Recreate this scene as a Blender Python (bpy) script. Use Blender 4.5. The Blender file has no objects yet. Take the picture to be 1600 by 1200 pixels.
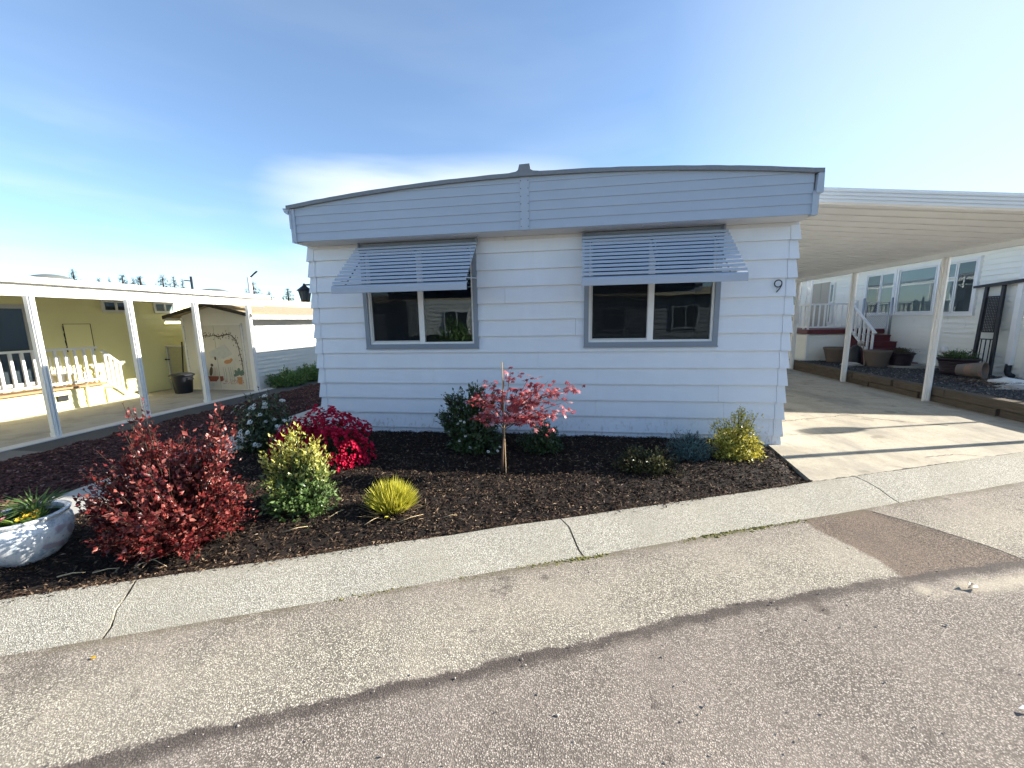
import bpy, math, random
import numpy as np
from mathutils import Vector, Matrix

random.seed(7)
rng = np.random.default_rng(11)
SC = bpy.context.scene
COL = SC.collection
R = math.radians

# ------------------------------------------------------------------ camera
cam_d = bpy.data.cameras.new("camera")
cam = bpy.data.objects.new("camera", cam_d)
COL.objects.link(cam)
SC.camera = cam
cam_d.sensor_width = 36.0
cam_d.lens = 13.908
cam_d.clip_start = 0.05
cam_d.clip_end = 2000.0
_fw = Vector((-0.15389675, 0.97534701, -0.15815814))
_rt = Vector((0.98806641, 0.15294106, -0.0182703))
_up = Vector((-0.00636899, 0.15908249, 0.98724475))
cam.matrix_world = Matrix(((_rt.x, _up.x, -_fw.x, 0.0),
                           (_rt.y, _up.y, -_fw.y, -5.26327),
                           (_rt.z, _up.z, -_fw.z, 1.6),
                           (0, 0, 0, 1)))
# ------------------------------------------------------------------ sky, sun, exposure
SUN_EL, SUN_AZ = R(24.4), math.atan2(2.12, 0.60)      # azimuth clockwise from +Y
W = bpy.data.worlds.new("World")
SC.world = W
W.use_nodes = True
nt = W.node_tree
nt.nodes.clear()
w_out = nt.nodes.new("ShaderNodeOutputWorld")
w_bg = nt.nodes.new("ShaderNodeBackground")
w_bg.inputs[1].default_value = 0.10
sky = nt.nodes.new("ShaderNodeTexSky")
sky.sky_type = 'NISHITA'
sky.sun_disc = False
sky.sun_elevation = SUN_EL
sky.sun_rotation = SUN_AZ
sky.air_density = 0.85
sky.dust_density = 0.0
sky.ozone_density = 2.2
# thin high cloud: stretched noise, thicker low in the sky and towards the sun
geo = nt.nodes.new("ShaderNodeTexCoord")
mp = nt.nodes.new("ShaderNodeMapping")
mp.inputs['Scale'].default_value = (1.5, 1.5, 8.0)
mp.inputs['Rotation'].default_value = (0.10, -0.05, 0.3)
nz = nt.nodes.new("ShaderNodeTexNoise")
nz.inputs['Scale'].default_value = 1.35
nz.inputs['Detail'].default_value = 4.0
nz.inputs['Roughness'].default_value = 0.5
sep = nt.nodes.new("ShaderNodeSeparateXYZ")


def wmath(op, a=None, b=None, c=None, clamp=False):
    n = nt.nodes.new("ShaderNodeMath")
    n.operation = op
    n.use_clamp = clamp
    for i, v in enumerate((a, b, c)):
        if v is None:
            continue
        if isinstance(v, (int, float)):
            n.inputs[i].default_value = v
        else:
            nt.links.new(v, n.inputs[i])
    return n.outputs[0]


def wdot(vec):
    n = nt.nodes.new("ShaderNodeVectorMath")
    n.operation = 'DOT_PRODUCT'
    nt.links.new(geo.outputs['Generated'], n.inputs[0])
    v = Vector(vec).normalized()
    n.inputs[1].default_value = v
    return n.outputs['Value']


nt.links.new(geo.outputs['Generated'], mp.inputs['Vector'])
nt.links.new(mp.outputs['Vector'], nz.inputs['Vector'])
nt.links.new(geo.outputs['Generated'], sep.inputs[0])


def wrange(v, a, b):
    n = nt.nodes.new("ShaderNodeMapRange")
    n.interpolation_type = 'SMOOTHSTEP'
    n.inputs['From Min'].default_value = a
    n.inputs['From Max'].default_value = b
    nt.links.new(v, n.inputs['Value'])
    return n.outputs[0]


streak = wrange(nz.outputs['Fac'], 0.42, 0.72)
low = wmath('SUBTRACT', 1.0, wrange(sep.outputs['Z'], 0.10, 0.42))
haze = wmath('SUBTRACT', 1.0, wrange(sep.outputs['Z'], -0.02, 0.40))
bank = wmath('MULTIPLY', wrange(wdot((-0.30, 0.92, 0.26)), 0.90, 0.995), wmath('SUBTRACT', 1.0, wrange(sep.outputs['Z'], 0.27, 0.40)))          # the bright bank behind the roof
sunny = wrange(wdot((0.88, 0.42, 0.28)), 0.45, 1.04)            # veil on the sun's side
cm = wmath('MULTIPLY', streak, low)
cm = wmath('ADD', wmath('MULTIPLY', cm, 0.45), wmath('ADD', 0.10, wmath('MULTIPLY', wrange(nz.outputs['Fac'], 0.3, 0.75), 0.06)))
bk = wmath('MULTIPLY', bank, wrange(nz.outputs['Fac'], 0.22, 0.62))
cm = wmath('MAXIMUM', cm, bk)
cm = wmath('MAXIMUM', cm, wmath('MULTIPLY', sunny, 0.62))
cm = wmath('ADD', cm, wmath('MULTIPLY', haze, 0.0), clamp=True)
mixc = nt.nodes.new("ShaderNodeMix")
mixc.data_type = 'RGBA'
nt.links.new(cm, mixc.inputs['Factor'])
hsv = nt.nodes.new("ShaderNodeHueSaturation")
hsv.inputs['Saturation'].default_value = 1.12
hsv.inputs['Value'].default_value = 0.96
nt.links.new(sky.outputs['Color'], hsv.inputs['Color'])
nt.links.new(hsv.outputs['Color'], mixc.inputs['A'])
mixc.inputs['B'].default_value = (3.9, 4.3, 4.45, 1)
nt.links.new(mixc.outputs['Result'], w_bg.inputs[0])
nt.links.new(w_bg.outputs[0], w_out.inputs[0])

sun_d = bpy.data.lights.new("sun", 'SUN')
sun_d.energy = 5.0
sun_d.angle = R(0.5)
sun_d.color = (1.0, 0.93, 0.82)
sun = bpy.data.objects.new("sun", sun_d)
COL.objects.link(sun)
sdir = Vector((2.12, 0.60, 1.0)).normalized()
sun.rotation_euler = sdir.to_track_quat('Z', 'Y').to_euler()
sun.location = (30, 8, 20)

SC.view_settings.view_transform = 'Standard'
SC.view_settings.look = 'None'
SC.view_settings.exposure = 1.5
SC.view_settings.gamma = 1.0
SC.view_settings.use_curve_mapping = False
SC.render.engine = 'CYCLES'
SC.cycles.max_bounces = 10
SC.cycles.diffuse_bounces = 6
SC.cycles.transparent_max_bounces = 12
SC.cycles.use_denoising = True
SC.cycles.denoiser = 'OPENIMAGEDENOISE'
SC.cycles.denoising_input_passes = 'RGB_ALBEDO_NORMAL'
SC.cycles.denoising_prefilter = 'ACCURATE'
SC.cycles.use_light_tree = False
SC.cycles.use_adaptive_sampling = False

# ------------------------------------------------------------------ helpers: materials


class NT:
    """small wrapper round one material's nodes"""

    def __init__(self, name):
        self.m = bpy.data.materials.new(name)
        self.m.use_nodes = True
        self.t = self.m.node_tree
        self.b = self.t.nodes['Principled BSDF']
        self.out = self.t.nodes['Material Output']

    def n(self, typ, **kw):
        x = self.t.nodes.new(typ)
        for k, v in kw.items():
            setattr(x, k, v)
        return x

    def L(self, a, b):
        self.t.links.new(a, b)

    def pos(self, scale=(1, 1, 1), rot=(0, 0, 0)):
        g = self.n("ShaderNodeNewGeometry")
        m = self.n("ShaderNodeMapping")
        m.inputs['Scale'].default_value = scale
        m.inputs['Rotation'].default_value = rot
        self.L(g.outputs['Position'], m.inputs['Vector'])
        return m.outputs['Vector']

    def noise(self, vec, scale, detail=3, rough=.55):
        x = self.n("ShaderNodeTexNoise")
        x.inputs['Scale'].default_value = scale
        x.inputs['Detail'].default_value = detail
        x.inputs['Roughness'].default_value = rough
        self.L(vec, x.inputs['Vector'])
        return x.outputs['Fac']

    def voro(self, vec, scale, out='Distance', feature='F1'):
        x = self.n("ShaderNodeTexVoronoi", feature=feature)
        x.inputs['Scale'].default_value = scale
        self.L(vec, x.inputs['Vector'])
        return x.outputs[out]

    def ramp(self, v, pts):
        x = self.n("ShaderNodeValToRGB")
        e = x.color_ramp.elements
        while len(e) < len(pts):
            e.new(0.5)
        for el, (p, c) in zip(e, pts):
            el.position = p
            el.color = (*c, 1) if len(c) == 3 else c
        self.L(v, x.inputs[0])
        return x.outputs[0]

    def rng(self, v, a, b, c=0., d=1., smooth=True):
        x = self.n("ShaderNodeMapRange")
        x.interpolation_type = 'SMOOTHSTEP' if smooth else 'LINEAR'
        x.inputs['From Min'].default_value = a
        x.inputs['From Max'].default_value = b
        x.inputs['To Min'].default_value = c
        x.inputs['To Max'].default_value = d
        self.L(v, x.inputs['Value'])
        return x.outputs[0]

    def math(self, op, a, b=None, clamp=False):
        x = self.n("ShaderNodeMath", operation=op, use_clamp=clamp)
        for i, v in enumerate((a, b)):
            if v is None:
                continue
            if isinstance(v, (int, float)):
                x.inputs[i].default_value = v
            else:
                self.L(v, x.inputs[i])
        return x.outputs[0]

    def mix(self, f, a, b, mode='MIX'):
        x = self.n("ShaderNodeMix", data_type='RGBA', blend_type=mode)
        for s, v in (('Factor', f), ('A', a), ('B', b)):
            if isinstance(v, (int, float)):
                x.inputs[s].default_value = v
            elif isinstance(v, tuple):
                x.inputs[s].default_value = (*v, 1)
            else:
                self.L(v, x.inputs[s])
        return x.outputs['Result']

    def attr(self, name):
        x = self.n("ShaderNodeAttribute", attribute_name=name)
        return x.outputs['Fac']

    def bump(self, h, strength=.3, dist=.01):
        x = self.n("ShaderNodeBump")
        x.inputs['Strength'].default_value = strength
        x.inputs['Distance'].default_value = dist
        self.L(h, x.inputs['Height'])
        self.L(x.outputs[0], self.b.inputs['Normal'])

    def set(self, col=None, rough=None, spec=None, metal=None):
        for k, v in (('Base Color', col), ('Roughness', rough), ('Specular IOR Level', spec), ('Metallic', metal)):
            if v is None:
                continue
            if isinstance(v, (int, float)):
                self.b.inputs[k].default_value = v
            elif isinstance(v, tuple):
                self.b.inputs[k].default_value = (*v, 1)
            else:
                self.L(v, self.b.inputs[k])
        return self


def dim(c, k):
    return tuple(x * k for x in c)


def paint(name, col, rough=.55, var=.10, vscale=2.5, bump=.0, bscale=60, stretch=(1, 1, 1), spec=.35, dirt=None, dscale=1.2, dlo=.55, dhi=.8, metal=0.):
    k = NT(name)
    p = k.pos()
    f = k.noise(p, vscale, 5, .6)
    c = k.mix(f, dim(col, 1 - var), dim(col, 1 + var))
    if dirt:
        d = k.noise(k.pos((1, 1, .35)), dscale * 4, 6, .7)
        c = k.mix(k.rng(d, dlo, dhi, 0, .8), c, dirt)
    k.set(c, rough, spec, metal)
    if bump:
        k.bump(k.noise(k.pos(stretch), bscale, 4, .6), bump, .004)
    return k.m


def leafmat(name, cols, cols2=None, rough=.45, trans=.25, spec=.4):
    """colour by each leaf's own random number; cols2 = the colour of young growth at the shoot tips"""
    k = NT(name)
    r = k.attr('rnd')
    c = k.ramp(r, [(i / max(1, len(cols) - 1), x) for i, x in enumerate(cols)])
    if cols2:
        c2 = k.ramp(r, [(i / max(1, len(cols2) - 1), x) for i, x in enumerate(cols2)])
        c = k.mix(k.attr('tip'), c, c2)
    k.set(c, rough, spec)
    tr = k.n("ShaderNodeBsdfTranslucent")
    k.L(c, tr.inputs[0])
    ms = k.n("ShaderNodeMixShader")
    ms.inputs[0].default_value = trans
    k.L(k.b.outputs[0], ms.inputs[1])
    k.L(tr.outputs[0], ms.inputs[2])
    k.L(ms.outputs[0], k.out.inputs[0])
    return k.m


def chipmat(name, cols, rough=.85, spec=.2):
    k = NT(name)
    c = k.ramp(k.attr('rnd'), [(p, x) for p, x in cols])
    f = k.noise(k.pos(), 120, 3)
    c = k.mix(k.rng(f, .3, .7), dim((1, 1, 1), .7), (1.15, 1.15, 1.15)) if False else k.mix(k.rng(f, .3, .7, 0, .35), c, (.02, .016, .014))
    k.set(c, rough, spec)
    return k.m


def glassmat(name, tint=(.75, .8, .8)):
    k = NT(name)
    tr = k.n("ShaderNodeBsdfTransparent")
    tr.inputs[0].default_value = (*tint, 1)
    gl = k.n("ShaderNodeBsdfGlossy")
    gl.inputs['Roughness'].default_value = .015
    gl.inputs['Color'].default_value = (.78, .92, 1, 1)
    lw = k.n("ShaderNodeFresnel")
    lw.inputs['IOR'].default_value = 1.55
    f = k.math('MULTIPLY', lw.outputs[0], 1.45, True)
    nzz = k.noise(k.pos(), 1.5, 2)
    bp = k.n("ShaderNodeBump")
    bp.inputs['Strength'].default_value = .11
    bp.inputs['Distance'].default_value = .02
    k.L(nzz, bp.inputs['Height'])
    k.L(bp.outputs[0], gl.inputs['Normal'])
    ms = k.n("ShaderNodeMixShader")
    k.L(f, ms.inputs[0])
    k.L(tr.outputs[0], ms.inputs[1])
    k.L(gl.outputs[0], ms.inputs[2])
    k.L(ms.outputs[0], k.out.inputs[0])
    return k.m


# ------------------------------------------------------------------ helpers: objects
ORG = {}


def tag(o, label=None, cat=None, group=None, kind=None):
    for k, v in (('label', label), ('category', cat), ('group', group), ('kind', kind)):
        if v:
            o[k] = v
    return o


def thing(name, label, cat, loc=(0, 0, 0), group=None):
    o = bpy.data.objects.new(name, None)
    o.empty_display_size = .2
    COL.objects.link(o)
    o.location = loc
    ORG[o.name] = Vector(loc)
    return tag(o, label, cat, group)


def link(name, me, parent=None, loc=(0, 0, 0)):
    o = bpy.data.objects.new(name, me)
    COL.objects.link(o)
    o.location = loc
    if parent is not None:
        o.parent = parent
        ORG[o.name] = ORG.get(parent.name, Vector((0, 0, 0))) + Vector(loc)
    else:
        ORG[o.name] = Vector(loc)
    return o


def np_mesh(name, V, F, mat, attrs=None, smooth=False):
    """V (n,3), F (m,k) arrays"""
    V = np.asarray(V, np.float32)
    F = np.asarray(F, np.int32)
    me = bpy.data.meshes.new(name)
    m, k = F.shape
    me.vertices.add(len(V))
    me.vertices.foreach_set('co', V.ravel())
    me.loops.add(m * k)
    me.loops.foreach_set('vertex_index', F.ravel())
    me.polygons.add(m)
    me.polygons.foreach_set('loop_start', np.arange(0, m * k, k, dtype=np.int32))
    me.polygons.foreach_set('loop_total', np.full(m, k, np.int32))
    if smooth:
        me.polygons.foreach_set('use_smooth', np.ones(m, bool))
    for an, av in (attrs or {}).items():
        a = me.attributes.new(an, 'FLOAT', 'POINT')
        a.data.foreach_set('value', np.asarray(av, np.float32))
    me.materials.append(mat)
    me.update(calc_edges=True)
    me.validate()
    return me


class MB:
    def __init__(self):
        self.v = []
        self.f = []

    def add(self, vs, fs):
        o = len(self.v)
        self.v += [tuple(p) for p in vs]
        self.f += [tuple(i + o for i in f) for f in fs]
        return self

    def box(self, x0, x1, y0, y1, z0, z1):
        return self.add([(x0, y0, z0), (x1, y0, z0), (x1, y1, z0), (x0, y1, z0),
                         (x0, y0, z1), (x1, y0, z1), (x1, y1, z1), (x0, y1, z1)],
                        [(0, 3, 2, 1), (4, 5, 6, 7), (0, 1, 5, 4), (1, 2, 6, 5), (2, 3, 7, 6), (3, 0, 4, 7)])

    def hexa(self, b, t):
        """bottom ring of 4, top ring of 4"""
        return self.add(list(b) + list(t), [(0, 3, 2, 1), (4, 5, 6, 7), (0, 1, 5, 4), (1, 2, 6, 5), (2, 3, 7, 6), (3, 0, 4, 7)])

    def beam(self, a, b, w, h, up=(0, 0, 1)):
        """a square bar from a to b"""
        a = Vector(a)
        b = Vector(b)
        d = (b - a).normalized()
        s = d.cross(Vector(up))
        if s.length < 1e-4:
            s = d.cross(Vector((1, 0, 0)))
        s.normalize()
        u = s.cross(d)
        s *= w / 2
        u *= h / 2
        return self.hexa([a - s - u, a + s - u, a + s + u, a - s + u], [b - s - u, b + s - u, b + s + u, b - s + u])

    def extrude(self, prof, fn, t0, t1, closed=True):
        """prof: 2D points; fn(p, q, t) -> 3D; extruded from t0 to t1"""
        n = len(prof)
        vs = [fn(p, q, t0) for p, q in prof] + [fn(p, q, t1) for p, q in prof]
        fs = [(i, (i + 1) % n, (i + 1) % n + n, i + n) for i in range(n if closed else n - 1)]
        if closed:
            fs += [tuple(range(n - 1, -1, -1)), tuple(range(n, 2 * n))]
        return self.add(vs, fs)

    def tube(self, pts, r, n=8, r1=None, caps=True):
        pts = [Vector(p) for p in pts]
        rings = []
        prev = None
        for i, p in enumerate(pts):
            d = (pts[min(i + 1, len(pts) - 1)] - pts[max(i - 1, 0)]).normalized()
            s = d.orthogonal().normalized() if prev is None else (prev - d * prev.dot(d)).normalized()
            prev = s
            u = d.cross(s)
            rr = r if r1 is None else r + (r1 - r) * i / max(1, len(pts) - 1)
            rings.append([p + s * rr * math.cos(2 * math.pi * k / n) + u * rr * math.sin(2 * math.pi * k / n) for k in range(n)])
        vs = [q for ring in rings for q in ring]
        fs = []
        for i in range(len(pts) - 1):
            for k in range(n):
                fs.append((i * n + k, i * n + (k + 1) % n, (i + 1) * n + (k + 1) % n, (i + 1) * n + k))
        if caps:
            fs += [tuple(range(n - 1, -1, -1)), tuple(range((len(pts) - 1) * n, len(pts) * n))]
        return self.add(vs, fs)

    def lathe(self, prof, c=(0, 0, 0), n=28, axis=None):
        """prof: (radius, height) list; optional axis matrix"""
        vs = []
        for r_, z in prof:
            for k in range(n):
                a = 2 * math.pi * k / n
                p = Vector((r_ * math.cos(a), r_ * math.sin(a), z))
                if axis is not None:
                    p = axis @ p
                vs.append(p + Vector(c))
        fs = []
        for i in range(len(prof) - 1):
            for k in range(n):
                fs.append((i * n + k, i * n + (k + 1) % n, (i + 1) * n + (k + 1) % n, (i + 1) * n + k))
        return self.add(vs, fs)

    def build(self, name, mat, parent=None, smooth=False, bevel=0., label=None, cat=None, group=None, kind=None, loc=None):
        o0 = ORG[parent.name] if parent is not None else Vector((0, 0, 0))
        if loc is not None:
            o0 = Vector(loc)
        me = bpy.data.meshes.new(name)
        me.from_pydata([(p[0] - o0.x, p[1] - o0.y, p[2] - o0.z) for p in self.v], [], self.f)
        me.materials.append(mat)
        if smooth:
            me.polygons.foreach_set('use_smooth', [True] * len(me.polygons))
        me.update()
        if parent is not None:
            o = link(name, me, parent)
        else:
            o = link(name, me, None, tuple(o0))
        if bevel:
            b = o.modifiers.new("bevel", 'BEVEL')
            b.width = bevel
            b.segments = 2
            b.limit_method = 'ANGLE'
        return tag(o, label, cat, group, kind)


def smooth_angle(o, deg=40):
    o.data.polygons.foreach_set('use_smooth', [True] * len(o.data.polygons))
    try:
        o.data.set_sharp_from_angle(angle=R(deg))
    except Exception:
        pass
    return o


def vnoise(x, y, s=1.0, seed=0):
    """cheap smooth value noise on arrays"""
    x = np.asarray(x, float) * s + seed * 17.3
    y = np.asarray(y, float) * s + seed * 9.1
    xi, yi = np.floor(x), np.floor(y)
    xf, yf = x - xi, y - yi

    def h(a, b):
        v = np.sin(a * 127.1 + b * 311.7 + seed * 3.7) * 43758.5453
        return v - np.floor(v)
    u, w = xf * xf * (3 - 2 * xf), yf * yf * (3 - 2 * yf)
    return (h(xi, yi) * (1 - u) + h(xi + 1, yi) * u) * (1 - w) + (h(xi, yi + 1) * (1 - u) + h(xi + 1, yi + 1) * u) * w


def unit(a):
    return a / np.maximum(np.linalg.norm(a, axis=-1, keepdims=True), 1e-9)


def leaf_arrays(P, D, N, L, Wd, fold=.25, curl=.15, rnd=None, tip=None):
    """five-point folded leaves: base, left, right, tip, midrib"""
    n = len(P)
    D = unit(D)
    S = unit(np.cross(D, N))
    U = np.cross(S, D)
    L = np.broadcast_to(np.asarray(L, float), (n,))[:, None]
    Wd = np.broadcast_to(np.asarray(Wd, float), (n,))[:, None]
    b = P
    m = P + D * L * .5 + U * L * curl * .5
    l = P + D * L * .45 - S * Wd * .5 + U * (Wd * fold + L * curl * .4)
    r = P + D * L * .45 + S * Wd * .5 + U * (Wd * fold + L * curl * .4)
    t = P + D * L - U * L * curl * .4
    V = np.stack([b, l, r, t, m], 1).reshape(-1, 3)
    o = (np.arange(n) * 5)[:, None, None]
    F = (np.array([[0, 4, 1], [0, 2, 4], [1, 4, 3], [4, 2, 3]])[None] + o).reshape(-1, 3)
    rnd = rng.random(n) if rnd is None else rnd
    tip = np.zeros(n) if tip is None else tip
    return V, F, {'rnd': np.repeat(rnd, 5), 'tip': np.repeat(tip, 5)}


def bez(p0, p1, p2, t):
    t = t[:, None]
    return p0 * (1 - t) ** 2 + p1 * 2 * t * (1 - t) + p2 * t ** 2


def shrub(name, label, base, envelope, n_shoots, leaves_per, L, Wd, leaf_m, stem_m, start=.35, jitter=.02, stem_r=.004,
          upness=.5, tipfn=None, group=None, cat='shrub', out=.9, foliage='foliage', curl=.15, spread=.25, lat=.03, kids=True):
    """envelope(k) -> end points (k,3) relative to the base; leaves along the outer part of every shoot"""
    root = thing(name, label, cat, base, group)
    E = envelope(n_shoots)
    Ps, Ds, Ns, Ls, Ts = [], [], [], [], []
    sm = MB()
    for e in E:
        s0 = np.array([e[0] * .12 + rng.normal(0, .02), e[1] * .12 + rng.normal(0, .02), 0.])
        mid = np.array([e[0] * (.45 if upness < .6 else .3), e[1] * (.45 if upness < .6 else .3), e[2] * (.35 + .3 * upness)]) + rng.normal(0, .03, 3)
        t = np.linspace(start, 1, leaves_per) + rng.normal(0, .01, leaves_per)
        pts = bez(s0, mid, e, t)
        tan = unit(2 * (1 - t)[:, None] * (mid - s0) + 2 * t[:, None] * (e - mid))
        ang = np.arange(leaves_per) * 2.4 + rng.random() * 6.28
        o1 = unit(np.cross(tan, np.array([.3, .2, .93])))
        o2 = np.cross(tan, o1)
        rad = o1 * np.cos(ang)[:, None] + o2 * np.sin(ang)[:, None]
        D = tan * (1 - out * .5) + rad * out + np.array([0, 0, .25]) + rng.normal(0, spread, (leaves_per, 3))
        D[-1] = tan[-1] + rng.normal(0, .15, 3)
        # short side twigs: leaves stand off the shoot in little bunches
        nb_ = max(2, leaves_per // 4)
        bunch = rng.normal(0, lat, (nb_, 3))[np.minimum(np.arange(leaves_per) * nb_ // leaves_per, nb_ - 1)]
        fade = np.clip((1.02 - t) / .25, .12, 1)[:, None]
        Ps.append(pts + bunch * fade + rng.normal(0, jitter, (leaves_per, 3)) * .6 * fade)
        Ds.append(D)
        Ns.append(np.cross(unit(D), np.cross(tan, D)) * -1 + np.array([0, 0, .6]) + rng.normal(0, .3, (leaves_per, 3)))
        Ls.append(L * rng.uniform(.5, 1.25, leaves_per) * (1 - .3 * np.clip((t - .85) / .15, 0, 1)))
        Ts.append(t)
        tt = np.array([0, .35, .7, 1.0])
        sp = bez(s0, mid, e, tt)
        sm.tube(sp + np.array(base), stem_r, 4, stem_r * .35, caps=False)
    P = np.concatenate(Ps)
    D = np.concatenate(Ds)
    N = np.concatenate(Ns)
    LL = np.concatenate(Ls)
    T = np.concatenate(Ts)
    P[:, 2] = np.maximum(P[:, 2], .01)
    tipv = np.zeros(len(P)) if tipfn is None else np.clip(tipfn(P, T), 0, 1)
    V, F, A = leaf_arrays(P, D, N, LL, LL * Wd / L, curl=curl, tip=tipv)
    tag(link(foliage, np_mesh(foliage, V, F, leaf_m, A), root), kind='stuff')
    tag(sm.build('stems', stem_m, root), kind='stuff')
    return root, E


def dome_env(rx, ry, h, lump=.25, low=.08, seed=1, fill=.35, pw=1.0):
    """random shoot ends in a lumpy dome"""
    def f(k):
        a = rng.random(k) * 2 * math.pi
        e = np.arcsin(rng.random(k) ** pw)
        r = 1 + lump * (vnoise(np.cos(a) * 2 + 5, np.sin(a) * 2 + e * 2.5 + 5, 1.6, seed) - .5) * 2
        r *= 1 - fill * rng.random(k) ** 2
        return np.stack([rx * r * np.cos(a) * np.cos(e), ry * r * np.sin(a) * np.cos(e), low + (h - low) * r * np.sin(e)], 1)
    return f


# ------------------------------------------------------------------ materials
SID = (.735, .775, .82)
m_siding = NT('siding_paint')
_p = m_siding.pos((1.2, 1.2, 60))
_g = m_siding.noise(_p, 4, 4, .65)
_d = m_siding.noise(m_siding.pos((1, 1, .6)), 3, 5, .6)
_c = m_siding.mix(_d, dim(SID, .93), dim(SID, 1.06))
_sp = m_siding.noise(m_siding.pos((1, 1, .5)), 22, 4, .7)
_gz = m_siding.n('ShaderNodeSeparateXYZ')
m_siding.L(m_siding.pos(), _gz.inputs[0])
_lowz = m_siding.rng(_gz.outputs['Z'], .05, .45, 1, 0)
_c = m_siding.mix(m_siding.math('MULTIPLY', m_siding.rng(_sp, .5, .75), m_siding.math('MULTIPLY', _lowz, .85)), _c, (.36, .32, .27))
_st = m_siding.noise(m_siding.pos((7, 7, .5)), 1.5, 4, .6)
_c = m_siding.mix(m_siding.rng(_st, .55, .85, 0, .12), _c, (.50, .50, .49))
m_siding.set(m_siding.mix(m_siding.rng(_g, .3, .7, 0, .12), _c, dim(SID, .7)), .5, .35)
m_siding.bump(_g, .25, .004)
m_siding = m_siding.m
TRIM = (.36, .42, .50)
m_trim = paint('trim_paint', TRIM, .5, .06, 4, .15, 4, (1.5, 1.5, 60))
m_trim_lt = paint('awning_paint', (.37, .42, .49), .4, .05, 5)
m_frame_d = paint('surround_shade_paint', (.225, .262, .31), .5, .06, 5)  # darker trim: surround colour, with the awning header's underside shade painted in
m_rib = paint('awning_rib_paint', (.10, .115, .14), .5, .05, 5)
m_roofedge = paint('rolled_roofing', (.19, .21, .235), .9, .2, 30, .9, 90)
m_soffit = paint('soffit_paint', (.62, .64, .66), .6, .06, 3, dirt=(.4, .39, .37))
m_white = paint('white_vinyl', (.78, .78, .76), .35, .03)
m_whitep = paint('white_post_paint', (.76, .74, .69), .5, .05, 6, dirt=(.45, .40, .32), dlo=.6, dhi=.85)
m_whitel = paint('white_trim_paint', (.78, .78, .76), .5, .05, 4, dirt=(.55, .54, .5), dlo=.62, dhi=.9)
m_dark = paint('black_metal', (.018, .02, .024), .45, .1)
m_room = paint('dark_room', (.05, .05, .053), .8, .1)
m_screen = paint('insect_screen', (.05, .055, .06), .6)
m_glass = glassmat('window_glass')


def screenmat():
    k = NT('insect_mesh')
    tr = k.n("ShaderNodeBsdfTransparent")
    k.set((.02, .022, .025), .8, .1)
    ms = k.n("ShaderNodeMixShader")
    ms.inputs[0].default_value = .5
    k.L(tr.outputs[0], ms.inputs[1])
    k.L(k.b.outputs[0], ms.inputs[2])
    k.L(ms.outputs[0], k.out.inputs[0])
    return k.m


m_mesh = screenmat()
m_cream = paint('cream_siding', (.80, .79, .71), .5, .06, 2, dirt=(.45, .45, .38), dlo=.6)
m_creamw = paint('cream_trim', (.74, .74, .70), .5, .04)
m_shade_tan = paint('shade_tan_panel', (.40, .36, .29), .6, .06)  # wall's shade under the carport put into a tan colour
m_underside = paint('carport_underside', (.74, .745, .73), .5, .05, 1.5, dirt=(.62, .58, .5), dlo=.6, dhi=.95, dscale=.4)
m_yellow = paint('yellow_siding', (.76, .72, .38), .55, .05, 2)
m_maroon = paint('maroon_paint', (.115, .022, .027), .5, .15, 6)
m_timber = NT('old_timber')
_g = m_timber.noise(m_timber.pos((9, 1.2, 14)), 4, 5, .7)
_d = m_timber.noise(m_timber.pos(), 2.2, 3)
m_timber.set(m_timber.mix(_d, m_timber.ramp(_g, [(.25, (.035, .026, .018)), (.55, (.13, .10, .072)), (.8, (.24, .19, .14))]), (.12, .10, .075)), .9, .15)
m_timber.bump(_g, .9, .02)
m_timber = m_timber.m
m_wood = paint('bare_wood', (.36, .23, .13), .8, .25, 12, .4, 10, (1, 1, 25))
m_bark = paint('bark', (.20, .135, .085), .9, .3, 30, .6, 40, (1, 1, .3))
m_twig = paint('twig', (.045, .026, .018), .85, .2, 30)
m_stake = paint('stake_wood', (.42, .29, .16), .8, .2, 20)
m_straw = paint('straw', (.55, .42, .24), .8, .2, 20)
m_brownpot = paint('brown_plastic', (.155, .12, .095), .55, .08, 5)
m_blackpot = paint('dark_glazed_pot', (.035, .024, .03), .35, .2, 10)
m_terra = paint('terracotta', (.27, .17, .115), .85, .25, 9, dirt=(.15, .14, .12), dlo=.36, dhi=.55)
m_galv = paint('galvanised_steel', (.42, .44, .46), .4, .1, 10, metal=.7)
m_binp = paint('bin_plastic', (.018, .02, .026), .45, .1)
m_shingle = NT('mossy_shingle')
_v = m_shingle.noise(m_shingle.pos(), 9, 6, .7)
_w = m_shingle.noise(m_shingle.pos(), 60, 2)
m_shingle.set(m_shingle.mix(m_shingle.rng(_w, .3, .7, 0, .4), m_shingle.ramp(_v, [(.3, (.30, .24, .16)), (.5, (.44, .37, .26)), (.7, (.33, .26, .13))]), (.16, .12, .08)), .95, .1)
m_shingle.bump(_w, .6, .02)
m_shingle = m_shingle.m
m_rock = paint('stone', (.36, .33, .29), .85, .3, 8, .7, 20)
m_rockw = paint('pale_stone', (.66, .64, .60), .8, .15, 8, .7, 20)

# ---- aggregate surfaces


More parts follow.
